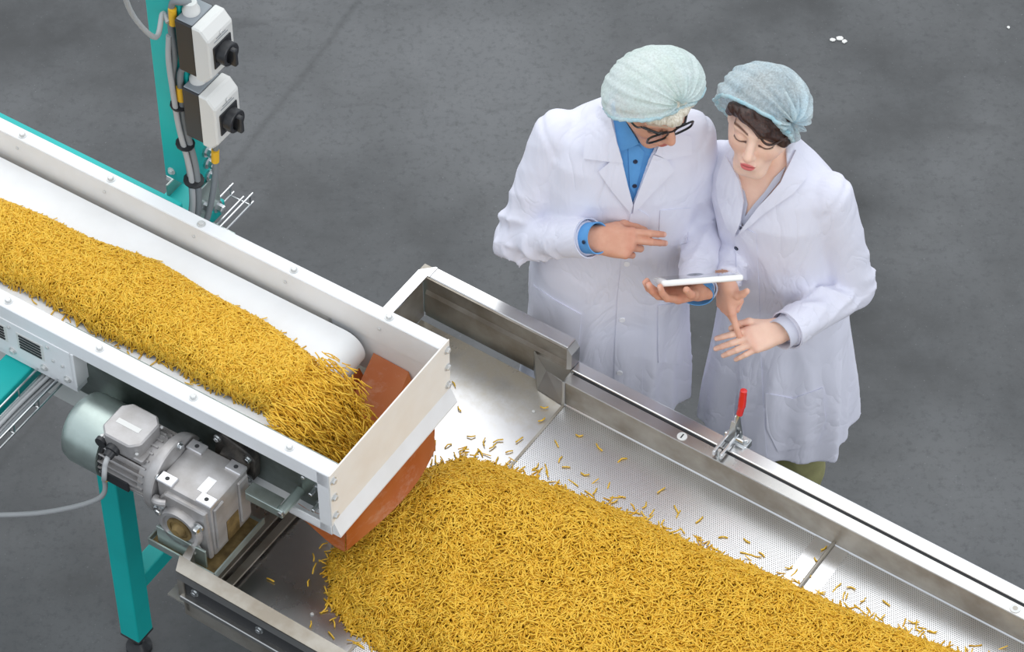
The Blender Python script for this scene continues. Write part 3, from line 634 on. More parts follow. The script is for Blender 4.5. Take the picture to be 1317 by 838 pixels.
# terminal box
tbx = B(); U_, V_, Z_ = -3.322, AV - .012, AZ + .074
tbx.prism([(U_ - .055, V_ - .035), (U_ - .035, V_ - .055), (U_ + .035, V_ - .055), (U_ + .055, V_ - .035), (U_ + .055, V_ + .035), (U_ + .035, V_ + .055), (U_ - .035, V_ + .055), (U_ - .055, V_ + .035)], 'z', Z_, Z_ + .045, .004)
tb_o = tbx.build('terminal_box', M['alu'], gm, .5, 'octagonal terminal box')
B().box((U_ - .035, V_ - .012, Z_ + .045), (U_ + .03, V_ + .002, Z_ + .0458)).build('box_label', M['light_plastic'], tb_o, None)
B().box((U_ - .065, V_ - .05, Z_ - .012), (U_ + .065, V_ + .05, Z_ + .004), .003).build('box_base', M['alu'], gm, None)
for du, dv in ((.05, -.047), (-.05, -.047), (.05, .047)): put('box_screw', SCREW, (U_ + du, V_ + dv, Z_ + .018), (0, 0, 1), tb_o)
B().lathe([(0, .018), (.014, .018), (.016, .013), (.03, .012)], (U_ - .012, V_ - .05, Z_ + .008), (0, -1, -.25), 12).build('cable_gland', M['black'], gm)
B().lathe([(0, .016), (.01, .015)], (U_ - .048, V_ - .05, Z_ + .006), (0, -1, 0), 12).build('blanking_plug', M['black'], gm)
B().box((-3.368, AV - .087, AZ - .030), (-3.288, AV - .080, AZ + .002), .001).build('rating_plate', M['black'], gm, None, 'black rating plate')
# flange, neck and gearbox
B().lathe([(0, .080), (.03, .080), (.03, .097), (.040, .100), (.052, .100), (.055, .097), (.055, .075), (.062, .060), (.070, .052)], (-3.265, AV, AZ), X, 48).build('motor_flange', M['alu'], gm, .6, 'round mounting flange')
for k in range(6):
    a = 2 * math.pi * (k + .3) / 6; put('flange_bolt', BOLT, (-3.210, AV + .088 * math.cos(a), AZ + .088 * math.sin(a)), (1, 0, 0), gm)
GX0, GX1, GV0, GV1, GZ0, GZ1 = -3.205, -3.050, 3.440, 3.585, .905, 1.085
B().box((GX0, GV0, GZ0), (GX1, GV1, GZ1), .010, 2).build('gearbox', M['alu'], gm, .5, 'cast aluminium gearbox')
for uu in (GX0 + .022, GX1 - .022):
    for vv in (GV0 + .016, GV1 - .016):
        pd = B().box((uu - .022, vv - .015, GZ1 - .004), (uu + .022, vv + .015, GZ1 + .006), .002).build('mounting_pad', M['alu_face'], gm, None, 'machined mounting pad')
        B().lathe([(0, .0055), (.0006, .0055)], (uu, vv, GZ1 + .006), (0, 0, 1), 14).build('pad_hole', M['dark_gap'], pd)
B().box((GX1 - .06, GV0 + .03, GZ1), (GX1 - .036, GV0 + .075, GZ1 + .0012)).build('type_plate', M['alu_face'], gm, None)
B().prism([(GX0 + .012, GZ0 - .0), (GX0 + .012, 1.04), (GX0 + .03, 1.07), (GX1 - .01, 1.07), (GX1 - .004, .905), (GX1 - .03, GZ0)], 'v', GV0 - .012, GV0 + .004, .004).build('side_cover', M['alu'], gm, None)
hub = B().lathe([(0, .058), (.012, .058), (.020, .054), (.020, .046), (.014, .044), (.014, .030)], (-3.128, GV0 - .010, .985), (0, -1, 0), 36).build('output_hub', M['alu'], gm, .6, 'round output bearing seat')
B().lathe([(0, .034), (.004, .034), (.004, .026), (.001, .025), (.001, .018), (.010, .016), (.016, .010)], (-3.128, GV0 - .024, .985), (0, -1, 0), 28).build('output_shaft', M['grime'], hub, .6, 'grimy output shaft')
for a in (0.6, 2.6, 5.4):
    put('hub_bolt', BOLT, (-3.128 + .063 * math.cos(a), GV0 - .016, .985 + .063 * math.sin(a)), (0, -1, 0), gm).scale = (1.2, 1.2, 2.2)
B().tube(bez([(-3.20, GV0 - .010, 1.035), (-3.192, GV0 - .024, 1.045), (-3.178, GV0 - .026, 1.05), (-3.165, GV0 - .02, 1.05)], 4), .009, 10).build('cast_rib', M['alu'], gm)
# end pockets of the housing and the grimy drip pan
B().box((GX1 - .002, GV0 + .008, .93), (GX1 + .006, GV0 + .045, 1.075), .003).build('end_rib', M['alu'], gm, None)
B().box((GX1 - .002, GV1 - .045, .93), (GX1 + .006, GV1 - .008, 1.075), .003).build('end_rib', M['alu'], gm, None)
B().box((GX1 + .0002, GV0 + .05, .915), (GX1 + .0012, GV1 - .05, .985)).build('grease_patch', M['grime'], gm, None, 'brown greasy pocket')
B().box((GX0 - .010, GV0 - .040, .885), (GX1 + .025, GV1 + .01, .891), .001).build('drip_pan', M['zinc'], gm, None, 'galvanised drip pan')
B().box((GX0 - .005, GV0 - .035, .891), (GX1 + .02, GV1, .8925)).build('grease_layer', M['grime'], gm, None, 'brown grease and dust')
for a, b in (((GX0 - .010, GV0 - .042, .885), (GX1 + .025, GV0 - .038, .905)), ((GX1 + .023, GV0 - .040, .885), (GX1 + .027, GV1 + .01, .905)), ((GX0 - .012, GV0 - .040, .885), (GX0 - .008, GV1 + .01, .905))):
    B().box(a, b).build('pan_edge', M['zinc'], gm, None)
B().box((-3.145 - .05, GV0 - .030, .893), (-3.10 + .045, GV0 - .024, .955), .001).build('guard_plate', M['zinc'], gm, None)
# motor cable
e1 = toC(unY(128, 640, 4.80)); e2 = toC(unY(60, 658, 4.84)); e3 = toC(unY(-25, 663, 4.88))
g0 = Vector((U_ - .012, V_ - .075, Z_ + .002))
e0 = toC(unY(134, 612, 4.80))
cable('motor_cable', [g0, g0 + Vector((.004, -.02, -.012)), g0 + Vector((0, -.026, -.06)), e0, e1, e2, e3], .0065, M['cable'], 'pale grey cable from the motor terminal box sweeping to the left edge', 'cable', seg=10)
mk = toC(unY(136, 612, 4.80)); band('cable_marker', mk - Vector((0, 0, .01)), (.15, 0, 1), .0095, .035, mat('ochre_marker', 'd9a44a', 0.6), 'ochre marker sleeve on the motor cable', 'marker', 'yellow cable markers')

# ------------------------------------------------------------------ pasta
def pasta_arrays(P, D, Bn, L, R, ns=4, nr=3):
    """P centres, D unit directions, Bn bend vectors; returns verts, faces (quads then caps)"""
    N = len(P); up = np.cross(D, np.array([0.0, 0.0, 1.0])); up[np.linalg.norm(up, axis=1) < 1e-3] = (1, 0, 0)
    up /= np.linalg.norm(up, axis=1)[:, None]; w = np.cross(D, up)
    V = np.zeros((N, nr, ns, 3)); ts = np.linspace(-.5, .5, nr)
    for i, t in enumerate(ts):
        c = P + D * (L * t)[:, None] + Bn * ((4 * t * t) - .33)
        for k in range(ns):
            a = 2 * math.pi * k / ns
            V[:, i, k] = c + (up * math.cos(a) + w * math.sin(a)) * R[:, None]
    V = V.reshape(-1, 3); base = np.arange(N)[:, None] * (nr * ns)
    q = []
    for i in range(nr - 1):
        for k in range(ns): q.append((i * ns + k, i * ns + (k + 1) % ns, (i + 1) * ns + (k + 1) % ns, (i + 1) * ns + k))
    Q = (base[:, None, :] + np.array(q)[None]).reshape(-1, 4)
    capA = (base + np.arange(ns)[::-1][None]); capB = (base + ((nr - 1) * ns + np.arange(ns))[None])
    return V, Q, np.concatenate([capA, capB])
def mesh_np(name, V, Q, C=None, T=None):
    me = bpy.data.meshes.new(name); me.vertices.add(len(V)); me.vertices.foreach_set('co', V.astype(np.float32).ravel())
    sets = [x for x in (Q, C, T) if x is not None and len(x)]
    nl = sum(x.size for x in sets); npoly = sum(len(x) for x in sets)
    me.loops.add(nl); me.polygons.add(npoly)
    me.loops.foreach_set('vertex_index', np.concatenate([x.ravel() for x in sets]).astype(np.int32))
    tot = np.concatenate([np.full(len(x), x.shape[1]) for x in sets]); st = np.concatenate([[0], np.cumsum(tot)[:-1]])
    me.polygons.foreach_set('loop_start', st.astype(np.int32))
    try: me.polygons.foreach_set('loop_total', tot.astype(np.int32))
    except Exception: pass
    me.update(calc_edges=True); me.validate(); return me
def poly_sd(px, py, poly):
    """signed distance to a polygon, negative inside"""
    d = np.full(px.shape, 1e9); ins = np.zeros(px.shape, bool); n = len(poly)
    for i in range(n):
        ax, ay = poly[i]; bx, by = poly[(i + 1) % n]; ex, ey = bx - ax, by - ay; wx, wy = px - ax, py - ay
        t = np.clip((wx * ex + wy * ey) / (ex * ex + ey * ey + 1e-12), 0, 1)
        d = np.minimum(d, np.hypot(wx - ex * t, wy - ey * t))
        c = ((ay > py) != (by > py)); 
        with np.errstate(divide='ignore', invalid='ignore'): xi = ex * (py - ay) / (ey if ey != 0 else 1e-12) + ax
        ins ^= c & (px < xi)
    return np.where(ins, -d, d)
HEAP = [(-2.957, 3.575), (-2.995, 3.73), (-2.955, 3.895), (-2.875, 4.02), (-2.775, 4.05), (-2.63, 4.073), (-2.47, 4.097), (-2.26, 4.113), (-2.06, 4.140), (-1.86, 4.15), (-1.59, 4.19), (-1.05, 4.22), (-1.05, 3.32), (-2.3, 3.33), (-2.5, 3.38), (-2.70, 3.438), (-2.817, 3.461), (-2.886, 3.494)]
def heap_h(u, v):
    s = np.maximum(-poly_sd(u, v, HEAP), 0)
    w = .012 * np.sin(9 * u + 3 * v) + .010 * np.sin(17 * v - 6 * u + 1) + .006 * np.sin(31 * u + 23 * v)
    h = .100 * (1 - np.exp(-s / .11)) + w * np.clip(s / .1, 0, 1)
    h += .05 * np.exp(-((u + 2.80) ** 2 + (v - 3.80) ** 2) / .02) * np.clip(s / .1, 0, 1)
    return h
def surf_grad(fn, u, v, e=.006):
    return (fn(u + e, v) - fn(u - e, v)) / (2 * e), (fn(u, v + e) - fn(u, v - e)) / (2 * e)
def scatter(fn, zbase, u, v, depth, tilt, L0=.026):
    N = len(u); gu, gv = surf_grad(fn, u, v); yaw = rng.uniform(0, 2 * math.pi, N)
    D = np.stack([np.cos(yaw), np.sin(yaw), gu * np.cos(yaw) + gv * np.sin(yaw) + rng.normal(0, tilt, N)], 1); D /= np.linalg.norm(D, axis=1)[:, None]
    P = np.stack([u, v, zbase + fn(u, v) + depth], 1)
    side = np.stack([-D[:, 1], D[:, 0], np.zeros(N)], 1)
    Bn = side * rng.uniform(-.0022, .0022, N)[:, None] + np.array([0, 0, 1.0]) * rng.uniform(-.0012, .0012, N)[:, None]
    return P, D, Bn, L0 * rng.uniform(.7, 1.25, N), rng.uniform(.0015, .0020, N)
def stuff_obj(name, arrs, ang, label, cat, m):
    V, Q, C = arrs; me = mesh_np(name, V, Q, C); o = link_obj(name, me, m, None); smooth_mesh(me)
    me.polygons.foreach_set('use_smooth', np.concatenate([np.ones(len(Q), bool), np.zeros(len(C), bool)]))
    o.rotation_euler = (0, 0, ang); tag(o, label, cat, kind='stuff'); return o
def cat_(*a): return [np.concatenate(x) for x in zip(*a)]
# heap on the tray
N = 90000; u = rng.uniform(-3.05, -1.12, N); v = rng.uniform(3.32, 4.30, N); sd = poly_sd(u, v, HEAP)
keep = (sd < 0) | (rng.uniform(0, 1, N) < .15 * np.exp(-np.maximum(sd, 0) / .014)); u, v, sd = u[keep], v[keep], sd[keep]
A = scatter(heap_h, ZF + .0035, u, v, rng.uniform(-.008, .005, len(u)) * np.clip(-sd / .04, 0, 1), .22)
stuff_obj('pasta_heap', pasta_arrays(*A), TA, 'golden short-cut pasta heaped along the steel tray', 'pasta', M['pasta'])
gu = np.linspace(-3.03, -1.06, 130); gv = np.linspace(3.30, 4.25, 64); G = np.stack(np.meshgrid(gu, gv, indexing='ij'), -1)
hz = np.maximum(heap_h(G[..., 0], G[..., 1]) - .008, -.004)
VV = np.concatenate([G, (ZF + hz)[..., None]], -1).reshape(-1, 3); I = np.arange(130 * 64).reshape(130, 64)
Qd = np.stack([I[:-1, :-1], I[1:, :-1], I[1:, 1:], I[:-1, 1:]], -1).reshape(-1, 4)
inside = poly_sd(G[..., 0], G[..., 1], HEAP).reshape(-1) < .0
Qd = Qd[inside[Qd].all(1)]
heap_bed = link_obj('pasta_bed', mesh_np('pasta_bed', VV, Qd), M['pasta_bed'], bpy.data.objects['pasta_heap'])
smooth_mesh(heap_bed.data)
# heap on the belt
def belt_h(u, v):
    c = 3.803 + .010 * np.sin(5 * u); hw = .112 + .010 * np.sin(7 * u + 1) + .006 * np.sin(19 * u)
    x = np.clip(1 - ((v - c) / hw) ** 2, 0, 1); drop = np.clip((u - (UR - .03)) / .09, 0, 1.3)
    return .068 * np.sqrt(x) * (1 + .12 * np.sin(13 * u) * np.sin(21 * v)) * (1 - .25 * np.clip(drop, 0, 1)) - .075 * drop ** 2
N = 18000; u = rng.uniform(-4.45, UR + .05, N); c = 3.803 + .010 * np.sin(5 * u); v = c + rng.normal(0, .075, N)
hw = .112 + .010 * np.sin(7 * u + 1) + .006 * np.sin(19 * u); x = np.abs(v - c) / hw
keep = (x < 1) | ((x < 1.12) & (rng.uniform(0, 1, N) < .12)); u, v, x = u[keep], v[keep], x[keep]
u2 = rng.uniform(-4.45, UR + .05, 13000); s2 = rng.uniform(-1, 1, 13000); c2 = 3.803 + .010 * np.sin(5 * u2); v2 = c2 + s2 * (.112 + .010 * np.sin(7 * u2 + 1) + .006 * np.sin(19 * u2))
u = np.concatenate([u, u2]); v = np.concatenate([v, v2]); x = np.concatenate([x, np.abs(s2)])
A1 = scatter(belt_h, ZB + .003, u, v, rng.uniform(-.006, .005, len(u)) * np.clip((1 - x) * 5, 0, 1), .18)
# falling pieces at the discharge
N = 7500; s = rng.uniform(0, 1, N); uu = UR + .02 + .150 * np.sqrt(s) + rng.normal(0, .018, N) + .02 * s; vv = 3.775 + rng.normal(0, .058, N) * (1 - .15 * s)
keep = (np.abs(vv - 3.775) < .135) & (uu < CE - .02); N = keep.sum(); s, uu, vv = s[keep], uu[keep], vv[keep]
P = np.stack([uu, vv, ZB + .046 - .30 * s ** 1.4 + rng.normal(0, .008, N)], 1)
D = np.stack([.9 - .5 * s + rng.normal(0, .25, N), rng.normal(0, .35, N), -.15 - 1.0 * s + rng.normal(0, .16, N)], 1); D /= np.linalg.norm(D, axis=1)[:, None]
A2 = (P, D, rng.normal(0, .0007, (N, 3)), .027 * rng.uniform(.7, 1.2, N), rng.uniform(.0015, .0020, N))
stuff_obj('pasta_on_belt', pasta_arrays(*cat_(A1, A2)), CA, 'golden short-cut pasta riding the white belt and falling off its end', 'pasta', M['pasta'])
gu = np.linspace(-4.47, UR + .045, 90); gs = np.linspace(-.97, .97, 24)
GU, GS = np.meshgrid(gu, gs, indexing='ij'); GV = 3.803 + .010 * np.sin(5 * GU) + GS * (.112 + .010 * np.sin(7 * GU + 1) + .006 * np.sin(19 * GU))
VV = np.stack([GU, GV, ZB + np.maximum(belt_h(GU, GV) - .006, -.09)], -1).reshape(-1, 3); I = np.arange(90 * 24).reshape(90, 24)
Qd = np.stack([I[:-1, :-1], I[1:, :-1], I[1:, 1:], I[:-1, 1:]], -1).reshape(-1, 4)
bed2 = link_obj('pasta_bed', mesh_np('pasta_bed', VV, Qd), M['pasta_bed'], bpy.data.objects['pasta_on_belt']); smooth_mesh(bed2.data)
# 300 single pieces: strays on bare steel and loose ones on top of the heap
variants = []
for k in range(5):
    b = np.array([[0, .0022 * (k - 2), .0004 * k]]); V, Q, C = pasta_arrays(np.zeros((1, 3)), np.array([[1.0, 0, 0]]), b, np.array([.027]), np.array([.0019]))
    me = mesh_np('pasta_piece_mesh', V, Q, C); smooth_mesh(me); me.materials.append(M['pasta']); variants.append(me)
def piece(pos, yaw, pitch, label, grp):
    o = bpy.data.objects.new('pasta_piece', random.choice(variants)); COL.objects.link(o)
    o.location = pos; o.rotation_euler = (random.uniform(0, 6.28), pitch, yaw); o.scale = (random.uniform(.65, 1.0), 1, 1); tag(o, label, 'pasta', grp)
stray_px = [(584, 493), (590, 525), (606, 561), (622, 568), (634, 574), (640, 566), (655, 580), (668, 565), (576, 572), (597, 578), (700, 524), (697, 540), (720, 590), (728, 600), (745, 560), (770, 575), (800, 590), (716, 570), (752, 610), (765, 632), (790, 645), (830, 650), (850, 630), (900, 668), (930, 690), (960, 695), (348, 745), (396, 748), (400, 802), (430, 801), (446, 799), (415, 700), (1095, 755), (1060, 705), (1085, 765), (1110, 772), (1050, 720), (1140, 775), (1175, 800), (1200, 812), (560, 590), (610, 585), (690, 600), (704, 610), (980, 712), (1015, 730), (870, 655), (540, 585)]
def on_tray(px, py): return un(px, py, ZF + .005)
for (px, py) in stray_px:
    piece(on_tray(px, py), random.uniform(0, 6.28), 0, 'single stray golden pasta piece lying on the bare steel beside the heap', 'stray pasta pieces on the steel')
k = 0
while k < 300 - len(stray_px):
    uu, vv = random.uniform(-2.95, -1.7), random.uniform(3.4, 3.95)
    if poly_sd(np.array([uu]), np.array([vv]), HEAP)[0] > -.03: continue
    w = RT @ Vector((uu, vv, ZF + .0105 + float(heap_h(np.array([uu]), np.array([vv]))[0])))
    x_, y_ = pj_np(np.array(w))
    if not (430 < x_ < 1290 and 600 < y_ < 835): continue
    piece(w, random.uniform(0, 6.28), random.uniform(-.2, .2), 'loose golden pasta piece lying on top of the heap', 'loose pasta pieces on the heap'); k += 1
# small white chips of paint on the floor behind the people
for k, (px, py, r_) in enumerate(((1071, 52, .010), (1080, 50, .013), (1086, 54, .009), (1297, 36, .006))):
    c0 = un(px, py, 0); b = B(); b.prism([(r_ * random.uniform(.6, 1) * math.cos(a), r_ * random.uniform(.6, 1) * math.sin(a)) for a in [2 * math.pi * q / 7 for q in range(7)]], 'z', .001, .004)
    o = b.build('paint_chip', M['light_plastic'], None, None); o.location = c0
    tag(o, ['left white chip of the small cluster on the floor behind the people', 'middle and largest white chip of the small cluster on the floor', 'right white chip of the small cluster on the floor behind the people', 'tiny white chip on the floor near the top right corner'][k], 'debris', 'white chips on the floor')
# ------------------------------------------------------------------ people: signed-distance modelling, meshed by surface nets
def nv(*a): return np.array(a, float)
def unit(a): a = np.asarray(a, float); return a / np.linalg.norm(a)
def smin(a, b, k):
    h = np.clip(.5 + .5 * (b - a) / k, 0, 1); return b + (a - b) * h - k * h * (1 - h)
def smax(a, b, k): return -smin(-a, -b, k)
def cone(P, a, b, ra, rb):
    a, b = np.asarray(a, float), np.asarray(b, float); ab = b - a; t = np.clip(((P - a) @ ab) / (ab @ ab), 0, 1)
    return np.linalg.norm(P - a - t[..., None] * ab, axis=-1) - (ra + (rb - ra) * t)
def ell(P, c, r, R=None):
    q = P - np.asarray(c, float)
    if R is not None: q = q @ R
    r = np.asarray(r, float); k0 = np.linalg.norm(q / r, axis=-1); k1 = np.linalg.norm(q / (r * r), axis=-1) + 1e-9
    return k0 * (k0 - 1) / k1
def surface_nets(fn, lo, hi, h):
    lo, hi = np.asarray(lo, float), np.asarray(hi, float); n = np.ceil((hi - lo) / h).astype(int) + 1
    xs = [lo[i] + h * np.arange(n[i]) for i in range(3)]
    # coarse pass first, then exact values only in blocks near the surface
    st = 4; nb_ = -(-n // st); cx = [lo[i] + h * (st * np.arange(nb_[i]) + (st - 1) / 2) for i in range(3)]
    fc = fn(np.stack(np.meshgrid(*cx, indexing='ij'), -1)); f = fc.repeat(st, 0).repeat(st, 1).repeat(st, 2)[:n[0], :n[1], :n[2]].copy()
    near = (np.abs(fc) < h * st * 1.9).repeat(st, 0).repeat(st, 1).repeat(st, 2)[:n[0], :n[1], :n[2]]
    ii = np.argwhere(near); f[near] = fn(lo + ii * h)
    f[0], f[-1], f[:, 0], f[:, -1], f[:, :, 0], f[:, :, -1] = [np.maximum(x, 1e-4) for x in (f[0], f[-1], f[:, 0], f[:, -1], f[:, :, 0], f[:, :, -1])]
    s = f < 0; c = [n[i] - 1 for i in range(3)]
    def cor(a, d): return a[d[0]:d[0] + c[0], d[1]:d[1] + c[1], d[2]:d[2] + c[2]]
    D = [(i, j, k) for i in (0, 1) for j in (0, 1) for k in (0, 1)]
    cnt = sum(cor(s, d).astype(np.int8) for d in D); act = (cnt > 0) & (cnt < 8); idx = np.argwhere(act)
    ids = -np.ones(c, int); ids[act] = np.arange(len(idx))
    acc = np.zeros((len(idx), 3)); wn = np.zeros(len(idx)); fv = {d: cor(f, d)[act] for d in D}
    for d in D:
        for ax in range(3):
            if d[ax] == 0:
                e = list(d); e[ax] = 1; e = tuple(e); fa, fb = fv[d], fv[e]; m = (fa < 0) != (fb < 0)
                t = np.where(m, fa / np.where(fa - fb == 0, 1, fa - fb), 0); p = np.array(d, float)[None].repeat(len(idx), 0); p[:, ax] += t
                acc[m] += p[m]; wn += m
    V = lo + (idx + acc / wn[:, None]) * h; quads = []
    for ax in range(3):
        b, g = (ax + 1) % 3, (ax + 2) % 3
        s0 = [slice(None)] * 3; s1 = [slice(None)] * 3; s0[ax] = slice(0, -1); s1[ax] = slice(1, None)
        a0, a1 = s[tuple(s0)], s[tuple(s1)]
        for flip, m in ((False, a0 & ~a1), (True, ~a0 & a1)):
            q = np.argwhere(m); q = q[(q[:, b] > 0) & (q[:, g] > 0) & (q[:, b] < c[b]) & (q[:, g] < c[g])]
            if not len(q): continue
            def at(db, dg):
                r = q.copy(); r[:, b] -= db; r[:, g] -= dg; return ids[r[:, 0], r[:, 1], r[:, 2]]
            Q = np.stack([at(1, 1), at(0, 1), at(0, 0), at(1, 0)], 1); quads.append(Q[:, ::-1] if flip else Q)
    return V, np.concatenate(quads)
def relax(V, Q, it=1, lam=.5):
    for _ in range(it):
        S = np.zeros_like(V); n = np.zeros(len(V))
        for a, b in ((0, 1), (1, 2), (2, 3), (3, 0)):
            np.add.at(S, Q[:, a], V[Q[:, b]]); np.add.at(n, Q[:, a], 1); np.add.at(S, Q[:, b], V[Q[:, a]]); np.add.at(n, Q[:, b], 1)
        V = V + lam * (S / n[:, None] - V)
    return V
def join_nets(parts):
    Vs, Qs, o = [], [], 0
    for V, Q in parts: Vs.append(V); Qs.append(Q + o); o += len(V)
    return np.concatenate(Vs), np.concatenate(Qs)
def net_obj(name, V, Q, m, parent, cols=None, label=None):
    off = np.array(ORIG[parent.name]) if parent else np.zeros(3)
    me = mesh_np(name, V - off, Q); smooth_mesh(me)
    if cols is not None:
        at = me.color_attributes.new('Col', 'FLOAT_COLOR', 'POINT'); at.data.foreach_set('color', np.concatenate([cols, np.ones((len(cols), 1))], 1).astype(np.float32).ravel())
    o = link_obj(name, me, m, parent)
    if label: o['label'] = label
    return o
def interp_tab(z, tab):
    tab = np.array(sorted(tab)); return [np.interp(z, tab[:, 0], tab[:, i]) for i in range(1, tab.shape[1])]
def torso_d(P, tab, yaw, grow=0.0, fold=None):
    """loft of ellipses: rows (z, cx, cy, a, b)"""
    z = P[..., 2]; cx, cy, a, b = interp_tab(z, tab); c, s = math.cos(yaw), math.sin(yaw)
    x = (P[..., 0] - cx) * c + (P[..., 1] - cy) * s; y = -(P[..., 0] - cx) * s + (P[..., 1] - cy) * c
    a = a + grow; b = b + grow
    if fold is not None:
        f = fold(np.arctan2(y / b, x / a), z); a = a + f; b = b + f
    k = (np.abs(x / a) ** 2.3 + np.abs(y / b) ** 2.3) ** (1 / 2.3)
    d = (k - 1) * np.minimum(a, b)
    return np.maximum(d * .85, np.maximum(z - tab[-1][0], tab[0][0] - z))
def frame3(f, up):
    f = unit(f); x = unit(np.cross(f, up)); z = np.cross(x, f); return np.stack([x, f, z], 1)   # columns: right(+x), forward(+y), up(+z)

def under_net(p, d, net, gap):
    c, r, p0, n = net; s = (p - np.array(p0)) @ unit(n)
    return np.maximum(d, np.where(s < .0, ell(p, c, np.array(r) - gap), -1.0))
NET_M = ((.002, -.006, .032), (.126, .098, .091), (0, .075, .064), (.05, .62, -.78))
NET_W = ((.010, -.022, .024), (.113, .108, .092), (0, .066, .078), (.20, .84, -.50))
# --- heads: local frame x = to the person's right when looking along +y (face direction), z = up
def head_warp(p, g):
    q = p.copy(); z = p[..., 2]; q[..., 2] = np.where(z < 0, z / g.get('long', 1.0), z); return q
def head_sdf(p, g):
    p0 = p; p = head_warp(p, g)
    d = ell(p, (0, -.008, .022), (.072, .088, .080))
    d = smin(d, ell(p, (0, .022, -.038), (.058 * g['jaw'], .066, .074)), .03)
    d = smin(d, cone(p, (-.018, .062, -.092), (.018, .062, -.092), .022, .022), .025)
    for s in (-1, 1):
        d = smin(d, cone(p, (s * .040, .055, -.028), (s * .058, .01, -.02), .022, .018), .025)
        d = smin(d, cone(p, (s * .012, .083, .020), (s * .045, .066, .018), .010, .010), .016)
        d = smax(d, -ell(p, (s * .031, .100, -.003), (.021, .018, .014)), .012)
        d = smin(d, ell(p, (s * .031, .070, -.004), (.0155, .0155, .0145)), .004)
        d = smin(d, ell(p, (s * .076, -.008, -.012), (.010, .020, .031)), .008)
    d = smin(d, cone(p, (0, .084, .010), (0, .108, -.030), .0085, .0115), .012)
    d = smin(d, cone(p, (-.0095, .098, -.034), (.0095, .098, -.034), .0085, .0085), .008)
    d = smin(d, ell(p, (0, .076, -.064), (.026, .020, .020)), .015)
    d = smin(d, ell(p, (0, .0935, -.0585), (.021, .008, .0050)), .004)
    d = smin(d, ell(p, (0, .0925, -.0685), (.018, .0085, .0060)), .004)
    d = smax(d, -ell(p, (0, .103, -.0632), (.020, .008, .0012)), .003)
    return under_net(p0, d, g['net'], .016)
def head_cols(p, g):
    p = head_warp(p, g)
    C = np.tile(np.array(lin(g['skin'])), (len(p), 1))
    def paint(w, c):
        nonlocal C
        w = np.clip(w, 0, 1)[:, None]; C = C * (1 - w) + np.array(lin(c)) * w
    front = p[:, 1] > .04
    paint(.35 * np.exp(-(((np.abs(p[:, 0]) - .045) / .02) ** 2 + ((p[:, 2] + .035) / .02) ** 2)) * front, g['blush'])
    paint(.3 * np.exp(-((p[:, 0] / .016) ** 2 + ((p[:, 2] + .033) / .012) ** 2)) * front, g['blush'])
    lips = ((p[:, 0] / .0185) ** 2 + ((p[:, 2] + .0640 - 6 * p[:, 0] ** 2) / .0094) ** 2); paint((1.15 - lips) * 4 * (p[:, 1] > .07), g['lip'])
    paint((1 - np.abs(p[:, 2] + .0637 - 6 * p[:, 0] ** 2) / .0016) * (np.abs(p[:, 0]) < .019) * (p[:, 1] > .07), '7a2f30')
    ax = np.abs(p[:, 0])
    brow = np.abs(p[:, 2] - (.0225 + .0035 * np.sin((ax - .012) / .045 * 2.6))); paint((1 - brow / .0038) * 1.6 * ((ax > .012) & (ax < .055)) * front, g['brow'])
    lid = np.abs(p[:, 2] - (-.0105 + 9.0 * (ax - .031) ** 2)); paint((1 - lid / .0036) * 2.4 * ((ax > .014) & (ax < .049)) * (p[:, 1] > .05), g['lash'])
    crease = np.abs(p[:, 2] - (.0055 - 8.0 * (ax - .031) ** 2)); paint((1 - crease / .0018) * .5 * ((ax > .016) & (ax < .047)) * front, g['blush'])
    return C
def hand_sdf(p, g):
    """wrist at origin, fingers +y, thumb side +x, back of the hand +z"""
    K = [(.028, .088), (.0095, .092), (-.009, .088), (-.0265, .079)]; PH = [(.043, .025, .021), (.047, .028, .022), (.043, .026, .021), (.034, .020, .019)]
    d = smin(cone(p, (.010, -.10, 0), (.014, .01, 0), .024, .019), cone(p, (-.010, -.10, 0), (-.014, .01, 0), .024, .019), .02)
    for i, (x, y) in enumerate(K):
        d = smin(d, cone(p, (x * .62, .012, -.003), (x, y, 0), .0155, .0115), .012)
    d = smin(d, ell(p, (0, .050, -.008), (.036, .044, .014)), .012)
    d = smin(d, cone(p, (.018, .020, -.010), (.036, .052, -.016), .017, .0125), .014)
    for i, (x, y) in enumerate(K):
        a = nv(x, y, 0); ang = 0.0; sp = g['spread'][i]; f = None; r0 = .0098 if i < 3 else .0086
        for j in range(3):
            ang += g['curl'][i][j]
            dirv = nv(math.sin(sp) * math.cos(ang), math.cos(sp) * math.cos(ang), -math.sin(ang)); b = a + dirv * PH[i][j]
            q = cone(p, a, b, r0, r0 * .90); f = q if f is None else smin(f, q, .002); a = b; r0 *= .90
        d = smin(d, f, .0035)
    T = [np.array(t, float) for t in g['thumb']]; rr = [.0135, .0115, .0095, .0085]
    for j in range(len(T) - 1): d = smin(d, cone(p, T[j], T[j + 1], rr[j], rr[j + 1]), .005)
    return d
def nails(p, g):
    w = np.zeros(len(p)); K = [(.028, .088), (.0095, .092), (-.009, .088), (-.0265, .079)]; PH = [(.043, .025, .021), (.047, .028, .022), (.043, .026, .021), (.034, .020, .019)]
    for i, (x, y) in enumerate(K):
        a = nv(x, y, 0); ang = 0.0; sp = g['spread'][i]
        for j in range(3):
            ang += g['curl'][i][j]; dirv = nv(math.sin(sp) * math.cos(ang), math.cos(sp) * math.cos(ang), -math.sin(ang)); a = a + dirv * PH[i][j]
        nrm = nv(math.sin(sp) * math.sin(ang), math.cos(sp) * math.sin(ang), math.cos(ang))
        w = np.maximum(w, np.clip(1.6 - np.linalg.norm(p - (a + nrm * .007), axis=1) / .0055, 0, 1))
    return w
